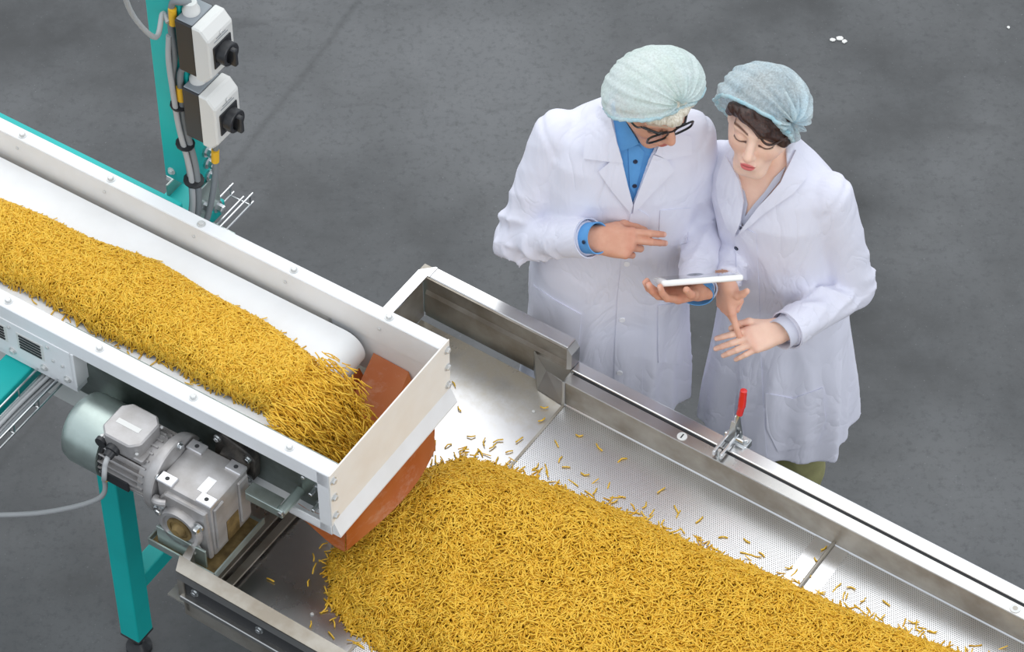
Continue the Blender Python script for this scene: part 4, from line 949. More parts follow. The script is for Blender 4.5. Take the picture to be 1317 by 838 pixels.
def make_hand(wrist, f, n, right, g, skin, scale=1.0, h=.0022):
    f = unit(f); n = unit(n - np.dot(n, f) * f); t = np.cross(n, f) if right else np.cross(f, n)
    R = np.stack([t, f, n], 1) * scale
    def fn(P): return hand_sdf((P - wrist) @ np.linalg.inv(R).T, g) * scale
    # bounding box from local corners
    cs = np.array([[x, y, z] for x in (-.06, .10) for y in (-.07, .21) for z in (-.09, .06)]) @ R.T + wrist
    V, Q = surface_nets(fn, cs.min(0), cs.max(0), h)
    loc = (V - wrist) @ np.linalg.inv(R).T; keep = loc[:, 1] > g.get('stub', -.022); 
    C = np.tile(np.array(lin(skin)), (len(V), 1)); k = np.clip(np.exp(-((loc[:, 1] - .088) / .012) ** 2) * .25 + np.clip((loc[:, 1] - .12) / .06, 0, 1) * .22, 0, 1)[:, None]
    C = C * (1 - k) + np.array(lin('c9725c')) * k; w = nails(loc, g)[:, None] * .7; C = C * (1 - w) + np.array(lin('f0c9bb')) * w
    return V, Q[keep[Q].all(1)], C

CAMP = np.array([0, 0, CAM_H])
def bvh_of(*objs):
    vs_, fs_, o = [], [], 0
    for ob in objs:
        off = np.array(ob.parent.location) if ob.parent else np.zeros(3); me = ob.data
        co = np.empty(len(me.vertices) * 3); me.vertices.foreach_get('co', co); vs_ += [tuple(x) for x in (co.reshape(-1, 3) + off)]
        fs_ += [tuple(i + o for i in p.vertices) for p in me.polygons]; o = len(vs_)
    return BVHTree.FromPolygons(vs_, fs_)
def patch(name, poly, bvh, h, m, parent, label=None, sink=.002, step=6.0, root=None, soft=0.0):
    """cloth piece of real thickness laid over a garment; the outline is measured in the photograph and dropped on the surface"""
    bm = bmesh.new(); pts = []
    n = len(poly)
    for i in range(n):
        a, b = Vector(poly[i]), Vector(poly[(i + 1) % n]); k = max(1, int((b - a).length / step))
        for j in range(k): pts.append(a.lerp(b, j / k))
    vs_ = [bm.verts.new((p.x, p.y, 0)) for p in pts]; bm.faces.new(vs_)
    bmesh.ops.triangulate(bm, faces=bm.faces[:])
    for _ in range(3):
        long_ = [e for e in bm.edges if e.calc_length() > step * 1.3]
        if not long_: break
        bmesh.ops.subdivide_edges(bm, edges=long_, cuts=1); bmesh.ops.triangulate(bm, faces=bm.faces[:])
    bm.verts.ensure_lookup_table(); bnd = {v.index for e in bm.edges if e.is_boundary for v in e.verts}
    bm.verts.index_update(); o0 = Vector(CAMP); hits = []
    for v in bm.verts:
        t = un(v.co.x, v.co.y, 1.0); d = (t - o0).normalized(); r = bvh.ray_cast(o0, d)
        hits.append((r[0], r[1], d) if r[0] is not None else None)
    good = [x for x in hits if x is not None]
    if not good: bm.free(); return None
    md = sorted((g[0] - o0).length for g in good)[len(good) // 2]
    top, bot = [], []
    for v, x in zip(bm.verts, hits):
        if x is None or abs((x[0] - o0).length - md) > .40:
            t = un(v.co.x, v.co.y, 1.0); d = (t - o0).normalized(); p = o0 + d * md; nn = -d
        else: p, nn, d = x[0], x[1], x[2]
        nn = (nn - d).normalized(); top.append(p + nn * h); bot.append(p - nn * sink)
    faces = [tuple(q.index for q in f.verts) for f in bm.faces]; be = [tuple(q.index for q in e.verts) for e in bm.edges if e.is_boundary]
    N = len(top); off = ORIG[(root or parent).name]
    me = bpy.data.meshes.new(name)
    me.from_pydata([tuple(p - off) for p in top + bot], [], faces + [tuple(i + N for i in reversed(f)) for f in faces] + [(a, b, b + N, a + N) for a, b in be]); bm.free()
    b2 = bmesh.new(); b2.from_mesh(me); bmesh.ops.recalc_face_normals(b2, faces=b2.faces); b2.to_mesh(me); b2.free()
    o = link_obj(name, me, m, parent, .9)
    if label: o['label'] = label
    return o
def on_surf(px, py, bvh, fallback=1.2):
    o0 = Vector(CAMP); d = (un(px, py, 1.0) - o0).normalized(); r = bvh.ray_cast(o0, d)
    return (r[0], r[1]) if r[0] is not None else (un(px, py, fallback), Vector((0, -1, .5)))
def button(px, py, bvh, r, m, parent, root):
    p, n = on_surf(px, py, bvh); b = B(); b.lathe([(0, r), (.0015, r), (.0025, r * .85), (.0022, r * .5)], p - ORIG[root.name] + n * .003, n, 16)
    me = bpy.data.meshes.new('button'); b.bm.to_mesh(me); b.bm.free(); return link_obj('button', me, m, parent, .6)
def in_poly_m(P, poly):
    """signed distance in metres of points to a photo outline seen along the camera rays"""
    x, y = pj_np(P); return poly_sd(x, y, poly) / 545.0
def folds_skirt(k, ph, z0, amp):
    return lambda a, z: amp * np.clip((z0 - z) / .4, 0, 1) * (1.2 * (1 - 2 * np.abs(np.sin(.5 * (k * a + ph + 1.5 * np.sin(4 * z)))) ** .8) + .5 * np.sin(2.3 * k * a + 2 * ph - 3 * z)) + .0050 * (1 - 2 * np.abs(np.sin(9 * z + 2.2 * np.sin(2 * a + ph) + 1.3 * a)) ** .7) * (.5 + .5 * np.sin(3 * a + ph + 5 * z)) * np.clip((z - .70) / .15, 0, 1) * np.clip((1.36 - z) / .08, 0, 1)
def sleeve_d(P, sh, el, wr, r0, r1, r2, seed, lat=np.array([1.0, 0, 0])):
    def seg(a, b, ra, rb, wmask):
        a, b = np.asarray(a, float), np.asarray(b, float); ab = b - a; L = np.linalg.norm(ab); t = np.clip(((P - a) @ ab) / (L * L), 0, 1)
        v = P - a - t[..., None] * ab; r = ra + (rb - ra) * t; e1 = unit(np.cross(ab, (.3, .7, .2))); e2 = unit(np.cross(ab, e1)); an = np.arctan2(v @ e1, v @ e2)
        q1 = t * L * 42 + 1.6 * np.sin(an + seed) + seed; q2 = t * L * 27 - 2.4 * np.sin(an * 2 + seed)
        w = .0105 * wmask(t) * ((1 - 2 * np.abs(np.sin(q1)) ** .8) * (.5 + .5 * np.sin(an * 1.0 + seed * 2)) + .6 * (1 - 2 * np.abs(np.sin(q2)) ** .8) * (.5 + .5 * np.sin(an * 1.0 + 2 + seed)))
        return np.linalg.norm(v, axis=-1) - r - w
    u_ = seg(sh, el, r0, r1, lambda t: .10 + .9 * np.exp(-((t - 1) / .35) ** 2)); l_ = seg(el, wr, r1, r2, lambda t: .45 + 1.0 * np.exp(-(t / .4) ** 2))
    d = smin(u_, l_, .007); sh_, el_ = np.asarray(sh, float), np.asarray(el, float); an_ = unit(unit(el_ - sh_) * .6 + lat * .8); q_ = (P - sh_) @ an_ - .012
    d = d + .0045 * np.exp(-(q_ / .007) ** 2) * (np.linalg.norm(P - sh_, axis=-1) < .11); wr, el = np.asarray(wr, float), np.asarray(el, float); ax = unit(wr - el)
    return smax(d, (P - wr) @ ax, .003)
def tube_cuff(name, wr, el, r, L, thick, m, parent, ext=.022, squash=.85, n_hint=(0, -.6, .8), label=None):
    wr, el = np.array(wr, float), np.array(el, float); ax = unit(wr - el); n = unit(np.array(n_hint) - np.dot(n_hint, ax) * ax); s = np.cross(ax, n); b = B(); N = 28; rows = []
    off = np.array(ORIG[parent.name])
    prof = [(-L, r * .96, 0), (ext * .5, r, 0), (ext, r * 1.02, 0), (ext, r * 1.02 - thick, 1), (-L, r * .96 - thick, 1)]
    for (t, rr, _) in prof: rows.append([b.bm.verts.new(wr - off + ax * t + (s * math.cos(2 * math.pi * k / N) + n * squash * math.sin(2 * math.pi * k / N)) * rr) for k in range(N)])
    for p, q in zip(rows, rows[1:]):
        for k in range(N): b.bm.faces.new((p[k], p[(k + 1) % N], q[(k + 1) % N], q[k]))
    bmesh.ops.recalc_face_normals(b.bm, faces=b.bm.faces); me = bpy.data.meshes.new(name); b.bm.to_mesh(me); b.bm.free(); o = link_obj(name, me, m, parent, .8)
    if label: o['label'] = label
    return o
def hairnet(parent, c, R, radii, pole, cut_p, cut_n, m, band_m, npl, amp, seed, label):
    """bouffant net: pleats run out of the gathering point `pole`; the head opening is cut by a plane"""
    pole = unit(pole); e1 = unit(np.cross(pole, (.2, .1, 1))); e2 = np.cross(pole, e1); nu, nvv = 160, 72; off = np.array(ORIG[parent.name]); b = B(); rows = []
    for j in range(1, nvv):
        th = math.pi * j / nvv; row = []
        for i in range(nu):
            ph = 2 * math.pi * i / nu
            dv = pole * math.cos(th) + (e1 * math.cos(ph) + e2 * math.sin(ph)) * math.sin(th)
            loc = R.T @ dv; base = 1 / np.linalg.norm(loc / np.array(radii))
            fall = math.exp(-th / .8); pin = 1 - .16 * math.exp(-(th / .22) ** 2)
            pl = amp * (.35 + fall * 1.6) * min(1, th / .12) * (math.sin(npl * ph + seed + .6 * math.sin(3 * ph)) * .6 + .4 * math.sin(npl * 1.7 * ph + 2 * seed + 1.5 * th))
            lump = .012 * math.sin(3.1 * loc[0] * 4 + seed) * math.sin(2.3 * loc[2] * 4 + 1) + .009 * math.sin(5 * loc[1] * 3 + 2 * seed)
            row.append(b.bm.verts.new(np.array(c) - off + dv * base * pin * (1 + pl + lump)))
        rows.append(row)
    for p, q in zip(rows, rows[1:]):
        for i in range(nu): b.bm.faces.new((p[i], p[(i + 1) % nu], q[(i + 1) % nu], q[i]))
    b.bm.faces.new(rows[0][::-1]); b.bm.faces.new(rows[-1])
    bmesh.ops.bisect_plane(b.bm, geom=b.bm.verts[:] + b.bm.edges[:] + b.bm.faces[:], plane_co=Vector(np.array(cut_p) - off), plane_no=Vector(cut_n), clear_outer=True)
    bmesh.ops.recalc_face_normals(b.bm, faces=b.bm.faces)
    loop = [e for e in b.bm.edges if e.is_boundary]; pts = []
    if loop:
        e = loop[0]; v = e.verts[0]; start = v; pts.append(v.co.copy()); used = {e}; v = e.other_vert(v)
        while v is not start and len(pts) < 2000:
            pts.append(v.co.copy()); nx = [x for x in v.link_edges if x.is_boundary and x not in used]
            if not nx: break
            used.add(nx[0]); v = nx[0].other_vert(v)
    me = bpy.data.meshes.new('hairnet'); b.bm.to_mesh(me); b.bm.free(); o = link_obj('hairnet', me, m, parent, 1.0); o['label'] = label
    if len(pts) > 8:
        tb2 = B(); pp = pts[::2]; pp = [p + Vector((random.uniform(-1, 1), random.uniform(-1, 1), random.uniform(-1, 1))) * .0015 for p in pp]; tb2.tube(pp + pp[:1], .0048, 7, False); me = bpy.data.meshes.new('elastic_band'); tb2.bm.to_mesh(me); tb2.bm.free(); link_obj('elastic_band', me, band_m, o, 1.0)
    return o
def legs(parent, hip, z_top, feet, r0, r1, m, shoe_dir):
    def fn(P):
        d = None
        for (fx, fy), s in zip(feet, (-1, 1)):
            hp = np.array([hip[0] + s * .085, hip[1], z_top]); kn = np.array([(hp[0] + fx) / 2, (hp[1] + fy) / 2 - .02, .48]); an = np.array([fx, fy, .10])
            q = smin(cone(P, hp, kn, r0, r1 * 1.1), cone(P, kn, an, r1 * 1.1, r1 * .85), .03); d = q if d is None else smin(d, q, .02)
        return np.maximum(d + .0025 * np.sin(P[..., 2] * 60 + 4 * np.sin(P[..., 0] * 25)), .045 - P[..., 2])
    xs = [f[0] for f in feet] + [hip[0] - .15, hip[0] + .15]; ys = [f[1] for f in feet] + [hip[1]]
    V, Q = surface_nets(fn, (min(xs) - .13, min(ys) - .15, .03), (max(xs) + .13, max(ys) + .15, z_top + .12), .011); net_obj('trousers', V, Q, m, parent)
    sd_ = unit(np.array([*shoe_dir, 0]))
    for (fx, fy) in feet:
        a = np.array([fx, fy, 0]); 
        def sf(P):
            d = smin(cone(P, a - sd_ * .05 + nv(0, 0, .045), a + sd_ * .12 + nv(0, 0, .035), .042, .036), cone(P, a + nv(0, 0, .05), a + nv(0, 0, .10), .045, .045), .02); return np.maximum(d, -P[..., 2] + .001)
        V, Q = surface_nets(sf, a - nv(.2, .2, .02), a + nv(.2, .2, .17), .009); net_obj('shoe', V, Q, M['shoe'], parent)

# ================================================================== the man
man = thing('person', 'person in white lab coat and blue shirt with mint hairnet, gesturing above a tablet', 'person', (.26, 5.42, 0))
MY = math.radians(4)
MT = [(.46, .235, 5.40, .215, .165), (.75, .237, 5.41, .205, .155), (1.00, .245, 5.415, .195, .145), (1.18, .258, 5.42, .195, .142), (1.30, .266, 5.42, .200, .138), (1.38, .270, 5.42, .188, .122), (1.43, .276, 5.42, .158, .104), (1.465, .284, 5.415, .118, .088), (1.495, .290, 5.41, .082, .075), (1.53, .294, 5.405, .070, .068)]
m_sr, m_er, m_wr = nv(.112, 5.425, 1.395), nv(.010, 5.372, 1.095), un(757, 306, 1.245)
m_sl, m_el, m_wl = nv(.420, 5.425, 1.395), nv(.462, 5.425, 1.100), nv(.442, 5.175, 1.135)
m_wr = np.array(m_wr)
V_MAN = [(786, 120), (788, 150), (797, 200), (807, 240), (813, 262), (822, 240), (834, 205), (846, 180), (858, 150), (860, 110)]
def man_coat(P, cuts=True):
    d = torso_d(P, MT, MY, 0, folds_skirt(7, .8, 1.02, .010))
    for a, b, c, s in ((m_sr, m_er, m_wr, 1.3), (m_sl, m_el, m_wl, 4.1)):
        d = smin(d, sleeve_d(P, a, b, c, .066, .056, .043, s, nv(-1 if s < 2 else 1, 0, 0)), .011)
    d = smax(d, .50 - P[..., 2], .004)
    if not cuts: return d
    cut = np.maximum(in_poly_m(P, V_MAN), P[..., 1] - 5.405)
    return smax(d, -cut, .003)
V, Q = surface_nets(man_coat, (-.10, 5.06, .47), (.58, 5.64, 1.56), .0062)
mcoat = net_obj('lab_coat', relax(V, Q, 1, .4), Q, M['coat'], man, label='white cotton lab coat')
def man_shirt(P): return np.maximum(torso_d(P, MT, MY, -.010), 1.05 - P[..., 2])
V, Q = surface_nets(man_shirt, (.0, 5.22, 1.03), (.54, 5.60, 1.56), .008); mshirt = net_obj('shirt', relax(V, Q, 1, .4), Q, M['shirt_blue'], man, label='blue button shirt')
# head
HM = dict(skin='d9a389', blush='cc7a64', lip='b0605a', brow='b8aa98', lash='5a4038', jaw=1.02, net=NET_M)
my, mp, mroll = math.radians(28), math.radians(20), 0.0
mf = nv(math.sin(my) * math.cos(mp), -math.cos(my) * math.cos(mp), -math.sin(mp)); RM = frame3(mf, nv(0, 0, 1))
mo = nv(.325, 5.365, 1.588)
nb = nv(.292, 5.415, 1.43)
def man_head(P):
    d = head_sdf((P - mo) @ RM, HM)
    return smin(d, cone(P, mo + RM @ nv(0, -.035, -.06), nb, .056, .062), .03)
V1, Q1 = surface_nets(man_head, mo - nv(.17, .17, .24), mo + nv(.17, .17, .15), .0027)
c1 = head_cols((V1 - mo) @ RM, HM)
FI = dict(curl=[(.25, .35, .25), (.35, .35, .25), (.95, 1.0, .5), (1.05, 1.0, .5)], spread=(.03, .0, -.03, -.08), thumb=[(.030, .040, -.016), (.042, .068, -.034), (.040, .096, -.046), (.034, .118, -.052)])
V2, Q2, c2 = make_hand(np.array(m_wr) + nv(.012, -.004, .0), nv(.96, -.10, -.06), nv(.12, -.70, .70), True, FI, 'd39b81', 1.0)
wl = m_wl + nv(.0, -.012, .004)
FL = dict(curl=[(.25, .45, .35), (.22, .40, .35), (.22, .40, .3), (.25, .4, .3)], spread=(.10, .03, -.03, -.10), thumb=[(.030, .040, -.012), (.052, .062, -.016), (.066, .086, -.024), (.070, .106, -.040)])
V3, Q3, c3 = make_hand(wl, nv(-.62, -.42, .30), nv(.0, -.45, -.95), False, FL, 'd39b81', 1.0)
# torso and arms under the clothes, down to the legs
def man_core(P):
    d = torso_d(P, [r for r in MT if r[0] > .9], MY, -.022)
    for a, b, c in ((m_sr, m_er, np.array(m_wr)), (m_sl, m_el, m_wl)):
        d = smin(d, smin(cone(P, a, b, .050, .042), cone(P, b, c, .036, .021), .02), .03)
    return d
V4, Q4 = surface_nets(man_core, (-.08, 5.08, .95), (.56, 5.62, 1.50), .011); c4 = np.tile(np.array(lin('c98f76')), (len(V4), 1))
VV, QQ = join_nets([(relax(V1, Q1, 1, .3), Q1), (V2, Q2), (V3, Q3), (V4, Q4)]); net_obj('body', VV, QQ, M['skin'], man, np.concatenate([c1, c2, c3, c4]), 'face and hands')
# hair
def man_hair(P):
    p = (P - mo) @ RM; d = ell(p, (0, -.010, .026), (.077, .094, .083))
    fringe = smin(cone(p, (-.05, .066, .055), (.0, .090, .048), .014, .016), cone(p, (0, .090, .048), (.05, .068, .050), .016, .013), .01)
    d = np.maximum(d, -(p[..., 2] - .035 + .6 * np.minimum(-p[..., 1], 0) * 0 + np.where(p[..., 1] < .02, .06, 0)))
    d = np.maximum(d, p[..., 1] - .3); d = smin(d, fringe, .012)
    d = under_net(p, d, NET_M, .008)
    return d + .0016 * np.sin(p[..., 0] * 260 + 30 * p[..., 2])
V, Q = surface_nets(man_hair, mo - nv(.15, .15, .12), mo + nv(.15, .15, .15), .0035); net_obj('hair', V, Q, M['hair_white'], man, label='white hair')
hc = mo + RM @ np.array(NET_M[0])
Rn = RM.copy()
hairnet(man, hc, Rn, NET_M[1], nv(.66, -.70, .16), mo + RM @ np.array(NET_M[2]), RM @ unit(NET_M[3]), M['net_mint'], M['net_band'], 20, .042, 1.7, 'pale mint bouffant hairnet')
# glasses
gl = thing('eyeglasses', 'black-framed eyeglasses worn by the person with the mint hairnet', 'glasses', tuple(mo)); ORIG[gl.name] = Vector(mo)
def hl(x, y, z): return Vector(RM @ nv(x, y, z))
for s in (-1, 1):
    cx = s * .034; pts = []
    for k in range(25):
        a = 2 * math.pi * k / 24; ex = math.copysign(abs(math.cos(a)) ** .55, math.cos(a)); ez = math.copysign(abs(math.sin(a)) ** .6, math.sin(a))
        pts.append(hl(cx + ex * .026, .098 - .10 * (cx + ex * .026) ** 2 * 10, -.008 + ez * .0175))
    b = B(); b.tube(pts, .0029, 6, False); me = bpy.data.meshes.new('rim'); b.bm.to_mesh(me); b.bm.free(); link_obj('rim', me, M['specs'], gl, 1.0)
    b = B(); vsx = [b.bm.verts.new(p) for p in pts[:-1]]; b.bm.faces.new(vsx); me = bpy.data.meshes.new('lens'); b.bm.to_mesh(me); b.bm.free(); link_obj('lens', me, M['lens'], gl)
    b = B(); b.tube(bez([hl(s * .060, .062, .002), hl(s * .074, .055, .004), hl(s * .082, .02, .004), hl(s * .082, -.02, .002), hl(s * .080, -.035, -.014)], 5), .0024, 6); me = bpy.data.meshes.new('temple'); b.bm.to_mesh(me); b.bm.free(); link_obj('temple', me, M['specs'], gl, 1.0)
    b = B(); b.tube([hl(s * .012, .0965, .006), hl(s * .035, .094, .010), hl(s * .060, .064, .005)], [.003, .0034, .003], 6); me = bpy.data.meshes.new('brow_bar'); b.bm.to_mesh(me); b.bm.free(); link_obj('brow_bar', me, M['specs'], gl, 1.0)
b = B(); b.tube(bez([hl(-.012, .0965, .002), hl(0, .100, .005), hl(.012, .0965, .002)], 4), .0022, 6); me = bpy.data.meshes.new('bridge'); b.bm.to_mesh(me); b.bm.free(); link_obj('bridge', me, M['specs'], gl, 1.0)
# cuffs
tube_cuff('shirt_cuff', np.array(m_wr) + unit(m_wr - m_er) * .0, m_er, .038, .05, .003, M['shirt_blue'], man, .034, .92, label='blue shirt cuff')
tube_cuff('shirt_cuff', m_wl, m_el, .040, .05, .003, M['shirt_blue'], man, .024, .86, label='blue shirt cuff')
def raw_bvh(fn, lo, hi):
    V_, Q_ = surface_nets(fn, lo, hi, .0075); return BVHTree.FromPolygons([tuple(x) for x in V_], [tuple(x) for x in Q_.tolist()])
tube_cuff('sleeve_hem', m_wr + unit(m_wr - m_er) * .002, m_er, .0485, .075, .004, M['coat'], man, .0, .98, label='turned-up coat sleeve hem')
tube_cuff('sleeve_hem', m_wl + unit(m_wl - m_el) * .002, m_el, .0485, .06, .004, M['coat'], man, .0, .98, label='coat sleeve hem')
bv = raw_bvh(lambda P: man_coat(P, False), (-.10, 5.06, .47), (.58, 5.64, 1.56)); bvs = bvh_of(mshirt)
patch('shirt_collar', [(788, 146), (792, 170), (796, 194), (822, 184), (812, 166), (801, 148)], bvs, .010, M['shirt_blue'], man, 'blue shirt collar leaf')
patch('shirt_placket', [(808, 190), (821, 186), (829, 195), (822, 225), (816, 250), (810, 240)], bvs, .003, M['shirt_blue'], man)
for px, py in ((817, 207), (816, 238)): button(px, py, bvs, .0055, M['navy_button'], man, man)
patch('coat_collar', [(758, 141), (772, 136), (787, 146), (794, 183), (801, 208), (785, 207), (768, 205), (751, 203)], bv, .011, M['coat'], mcoat, 'coat collar leaf', root=man)
patch('lapel', [(785, 207), (770, 220), (788, 246), (811, 273), (814, 262), (808, 240), (800, 206)], bv, .008, M['coat'], mcoat, 'pointed lapel', root=man)
patch('coat_collar', [(850, 178), (870, 172), (889, 176), (888, 198), (872, 201), (857, 204), (842, 197)], bv, .011, M['coat'], mcoat, 'coat collar leaf', root=man)
patch('lapel', [(857, 204), (867, 218), (842, 244), (814, 274), (815, 262), (824, 238), (840, 198)], bv, .008, M['coat'], mcoat, 'pointed lapel', root=man)
patch('front_placket', [(811, 275), (801, 320), (794, 380), (791, 440), (790, 500), (800, 512), (826, 512), (827, 440), (829, 380), (831, 320), (835, 278), (820, 268)], bv, .003, M['coat'], mcoat, 'buttoned front placket', root=man)
patch('breast_pocket', [(849, 270), (888, 267), (886, 290), (884, 312), (866, 316), (847, 312)], bv, .003, M['coat'], mcoat, 'breast pocket', root=man)
patch('hip_pocket', [(686, 366), (712, 384), (748, 404), (745, 440), (741, 468), (705, 446), (688, 428)], bv, .004, M['coat'], mcoat, 'hip pocket', root=man)
patch('hip_pocket', [(846, 392), (882, 388), (880, 430), (876, 468), (846, 466)], bv, .004, M['coat'], mcoat, 'hip pocket', root=man)
for px, py in ((806, 338), (800, 410), (797, 478)): button(px, py, bv, .008, M['white_button'], man, man)
button(752, 311, bvh_of(mcoat, *[o for o in man.children if o.name.startswith('shirt_cuff')]), .005, M['navy_button'], man, man)
legs(man, (.24, 5.42), .92, [(.16, 5.42), (.33, 5.43)], .088, .068, M['grey_trousers'], (0, -1))

# ================================================================== the woman
wom = thing('person', 'person in white lab coat with pale blue hairnet over dark hair and khaki trousers', 'person', (.66, 5.37, 0))
WY = math.radians(-22)
WT = [(.38, .688, 5.345, .205, .165), (.60, .682, 5.352, .190, .150), (.85, .676, 5.36, .168, .132), (1.02, .664, 5.365, .150, .118), (1.15, .645, 5.37, .152, .122), (1.24, .632, 5.375, .160, .122), (1.31, .625, 5.38, .152, .102), (1.355, .618, 5.385, .120, .086), (1.39, .612, 5.39, .082, .072), (1.425, .608, 5.392, .062, .062)]
w_sl, w_el, w_wl = nv(.752, 5.322, 1.300), np.array(un(1098, 368, 1.005)), np.array(un(1013, 424, 1.035))
w_sr, w_er, w_wr = nv(.500, 5.437, 1.300), nv(.535, 5.435, 1.045), np.array(unY(934, 362, 5.215))
V_WOM = [(940, 195), (952, 232), (957, 258), (954, 285), (948, 300), (958, 290), (975, 266), (992, 248), (1004, 235), (1012, 215), (1010, 190)]
SLIT = [(945, 470), (948, 470), (952, 520), (954, 590), (944, 590), (946, 520)]
def wom_coat(P, cuts=True):
    d = torso_d(P, WT, WY, 0, folds_skirt(6, 2.1, .98, .011))
    for a, b, c, s, q in ((w_sl, w_el, w_wl, 2.2, 1.0), (w_sr, w_er, w_wr, 5.0, .82)):
        d = smin(d, sleeve_d(P, a, b, c, .060 * q, .056 * q, .045 * q, s, nv(1 if s < 3 else -1, -.3, 0)), .011)
    d = smax(d, .445 - P[..., 2] + .05 * (P[..., 0] - .68), .004)
    if not cuts: return d
    cut = np.maximum(in_poly_m(P, V_WOM), P[..., 1] - 5.375)
    cut2 = np.maximum(in_poly_m(P, SLIT), P[..., 1] - 5.27)
    return smax(smax(d, -cut, .003), -cut2, .003)
V, Q = surface_nets(wom_coat, (.40, 5.06, .36), (.97, 5.62, 1.45), .0060)
wcoat = net_obj('lab_coat', relax(V, Q, 1, .4), Q, M['coat'], wom, label='white cotton lab coat')
HW = dict(skin='f6d2bd', blush='eba893', lip='d9666a', brow='5a3a2c', lash='3a211b', jaw=.94, long=1.10, net=NET_W)
wy, wp = math.radians(-20), math.radians(-5)
wf = nv(math.sin(wy) * math.cos(wp), -math.cos(wy) * math.cos(wp), -math.sin(wp)); RW = frame3(wf, unit(nv(.06, 0, 1)))
wo = nv(.588, 5.378, 1.500); wnb = nv(.612, 5.39, 1.335)
WS = 1.0
def wom_head(P):
    d = head_sdf((P - wo) @ RW / WS, HW) * WS
    d = smin(d, cone(P, wo + RW @ nv(0, -.03, -.07), wnb, .046, .054), .025)
    return d
V1, Q1 = surface_nets(wom_head, wo - nv(.16, .17, .27), wo + nv(.16, .17, .14), .0026); c1 = head_cols((V1 - wo) @ RW / WS, HW)
skin_w = 'f3cdb8'
FW = dict(curl=[(.25, .30, .15), (.30, .30, .15), (.35, .32, .2), (.42, .35, .2)], spread=(.10, .02, -.05, -.13), thumb=[(.030, .042, -.012), (.048, .072, -.016), (.052, .100, -.020), (.048, .122, -.024)])
V2, Q2, c2 = make_hand(np.array(un(1005, 424, 1.035)), nv(-.90, -.32, -.10), nv(-.05, -.62, .78), False, FW, skin_w, .90)
FR = dict(curl=[(.15, .12, .08), (.45, .5, .3), (1.2, 1.3, .6), (1.3, 1.3, .6)], spread=(.05, .0, -.03, -.08), thumb=[(.028, .030, -.006), (.046, .034, -.010), (.062, .028, -.016), (.076, .016, -.020)], stub=-.02)
V3, Q3, c3 = make_hand(np.array(unY(931, 360, 5.185)), nv(.10, -.42, -.88), nv(-.80, -.52, .10), True, FR, 'e8b49c', .88)
def wom_core(P):
    d = torso_d(P, [r for r in WT if r[0] > .9], WY, -.014)
    for a, b, c in ((w_sl, w_el, w_wl), (w_sr, w_er, w_wr + unit(w_er - w_wr) * .05)):
        d = smin(d, smin(cone(P, a, b, .044, .036), cone(P, b, c, .034, .022), .02), .03)
    return d
V4, Q4 = surface_nets(wom_core, (.42, 5.08, .92), (.95, 5.60, 1.44), .008); c4 = np.tile(np.array(lin('f2cab4')), (len(V4), 1))
VV, QQ = join_nets([(relax(V1, Q1, 1, .3), Q1), (V2, Q2), (V3, Q3), (relax(V4, Q4, 1, .5), Q4)]); wbody = net_obj('body', VV, QQ, M['skin'], wom, np.concatenate([c1, c2, c3, c4]), 'face, neck and hands')
def wom_hair(P):
    p = (P - wo) @ RW / WS; pn = p; p = p * np.array([-1.0, 1, 1]); d = ell(p, (0, -.012, .024), (.079, .097, .084))
    # hairline: parted on the (image) left, sweeping low towards the ear on the image right
    x = p[..., 0]; line = .060 - .9 * np.clip(x + .030, 0, .2) ** 1.25
    face = np.maximum(p[..., 2] - line, -(p[..., 1] - .018))
    d = smax(d, np.where(p[..., 1] > .0, line - p[..., 2], -.02 - .35 * 0 - p[..., 2] - .03), .006)
    sw = smin(cone(p, (-.028, .084, .066), (.020, .088, .040), .012, .014), cone(p, (.020, .088, .040), (.064, .052, -.004), .014, .011), .012)
    sw = smin(sw, cone(p, (.064, .052, -.004), (.078, .012, -.022), .011, .009), .012)
    sw = smin(sw, cone(p, (-.026, .080, .068), (-.064, .052, .052), .016, .014), .01)
    sw = smin(sw, cone(p, (-.064, .052, .052), (-.077, .018, .012), .014, .011), .01)
    d = smin(d, sw, .014)
    d = under_net(pn, d, NET_W, .013)
    return (d + .0012 * np.sin((p[..., 2] + p[..., 0] * .6) * 330)) * WS
V, Q = surface_nets(wom_hair, wo - nv(.15, .15, .12), wo + nv(.15, .15, .15), .0032); net_obj('hair', V, Q, M['hair_brown'], wom, label='dark brown hair swept across the forehead')
b = B(); lk = lambda x, y, z: Vector(wo + RW @ (nv(-x, y, z) * WS)) - ORIG[wom.name]
b.tube(bez([lk(.012, .098, .040), lk(.030, .098, .018), lk(.048, .086, .010), lk(.070, .050, .012), lk(.080, .02, .014)], 6), [.003] * 24 + [.0015], 6); me = bpy.data.meshes.new('hair_strand'); b.bm.to_mesh(me); b.bm.free(); link_obj('hair_strand', me, M['hair_brown'], wom, 1.0)
hc = wo + RW @ np.array(NET_W[0])
hairnet(wom, hc, RW, NET_W[1], nv(.62, -.76, .16), wo + RW @ np.array(NET_W[2]), RW @ unit(NET_W[3]), M['net_blue'], M['net_band'], 13, .095, .6, 'translucent pale blue bouffant hairnet')
tube_cuff('shirt_cuff', w_wl, w_el, .039, .05, .003, M['shirt_grey'], wom, .030, .88, label='pale grey shirt cuff')
tube_cuff('sleeve_hem', w_wl + unit(w_wl - w_el) * .002, w_el, .0495, .065, .004, M['coat'], wom, .0, .98, label='coat sleeve hem')
bw = raw_bvh(lambda P: wom_coat(P, False), (.40, 5.06, .36), (.97, 5.62, 1.45)); bwb = bvh_of(wbody)
patch('shirt_front', [(950, 236), (958, 246), (962, 262), (958, 282), (951, 298), (949, 285), (953, 262)], bwb, .006, M['shirt_grey'], wom, 'pale grey shirt edge')
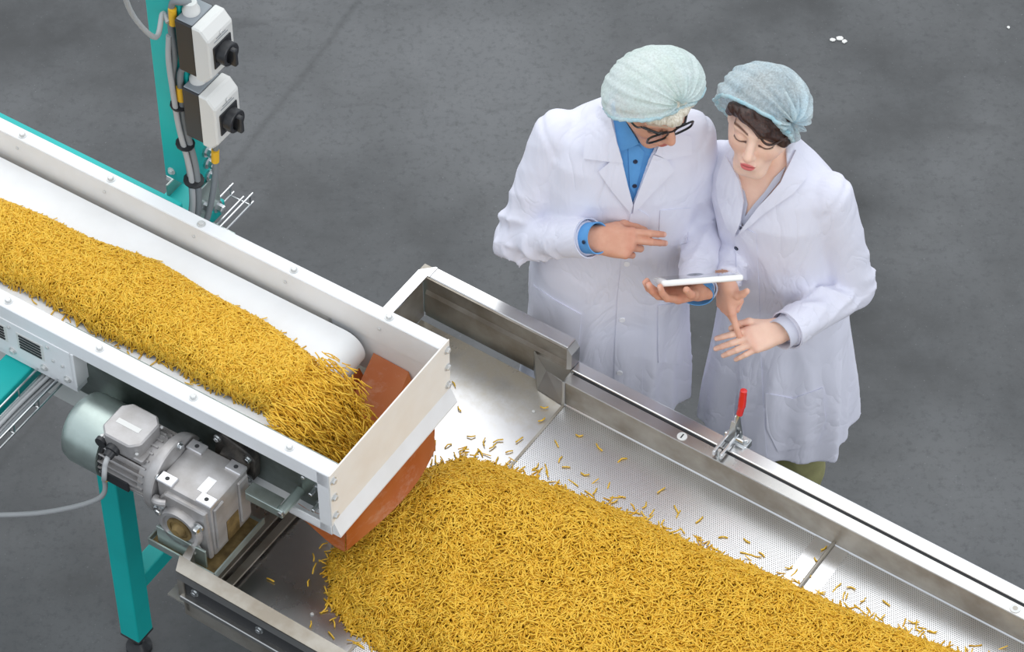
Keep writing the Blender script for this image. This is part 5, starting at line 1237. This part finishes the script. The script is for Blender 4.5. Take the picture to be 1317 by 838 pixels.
patch('shirt_front', [(1010, 214), (1003, 232), (990, 248), (975, 266), (956, 292), (957, 280), (970, 262), (984, 246), (996, 228)], bwb, .006, M['shirt_grey'], wom, 'pale grey shirt collar')
patch('lapel', [(1022, 193), (1034, 205), (1037, 228), (1020, 248), (1000, 262), (985, 272), (965, 290), (949, 302), (957, 290), (975, 266), (992, 248), (1004, 234), (1012, 215)], bw, .009, M['coat'], wcoat, 'long lapel', root=wom)
patch('lapel', [(934, 200), (943, 215), (952, 232), (957, 258), (953, 285), (946, 302), (936, 292), (926, 262), (923, 235), (928, 215)], bw, .009, M['coat'], wcoat, 'long lapel', root=wom)
patch('front_placket', [(946, 304), (947, 360), (948, 420), (950, 455), (956, 520), (962, 582), (986, 590), (982, 520), (978, 440), (976, 360), (972, 300), (960, 294)], bw, .003, M['coat'], wcoat, 'front placket', root=wom)
patch('hip_pocket', [(985, 505), (1020, 512), (1058, 498), (1062, 540), (1050, 572), (1000, 580), (986, 550)], bw, .004, M['coat'], wcoat, 'hip pocket', root=wom)
for px, py in ((948, 318), (941, 388)): button(px, py, bw, .006, M['navy_button'], wom, wom)
legs(wom, (.675, 5.36), .74, [(.63, 5.37), (.760, 5.36)], .064, .066, M['khaki'], (-.3, -1))

# ================================================================== the tablet
tl, tr = np.array(unY(853, 362, 5.135)), np.array(unY(943, 355, 5.155)); tc_ = (tl + tr) / 2
ax = unit(tr - tl); nn = unit(nv(0, .70, .715) - np.dot(nv(0, .70, .715), ax) * ax); ay = np.cross(nn, ax)
tab = thing('tablet', 'white tablet computer held between the two people, seen almost edge-on', 'tablet', tuple(tc_)); ORIG[tab.name] = Vector((0, 0, 0))
Rt = Matrix(((ax[0], ay[0], nn[0]), (ax[1], ay[1], nn[1]), (ax[2], ay[2], nn[2]))); tab.rotation_euler = Rt.to_euler()
tw = np.linalg.norm(tr - tl) / 2 + .014
B().box((-tw, -.065, -.0075), (tw, .065, .0075), .0055, 3).build('shell', M['glass_white'], tab, .6, 'white rounded shell')
B().box((-tw + .014, -.056, .0072), (tw - .014, .056, .0079)).build('screen', M['screen'], tab, None, 'glossy grey screen')
B().lathe([(0, .004), (.0006, .004)], (-tw + .007, 0, .0075), (0, 0, 1), 14).build('home_button', M['light_plastic'], tab)
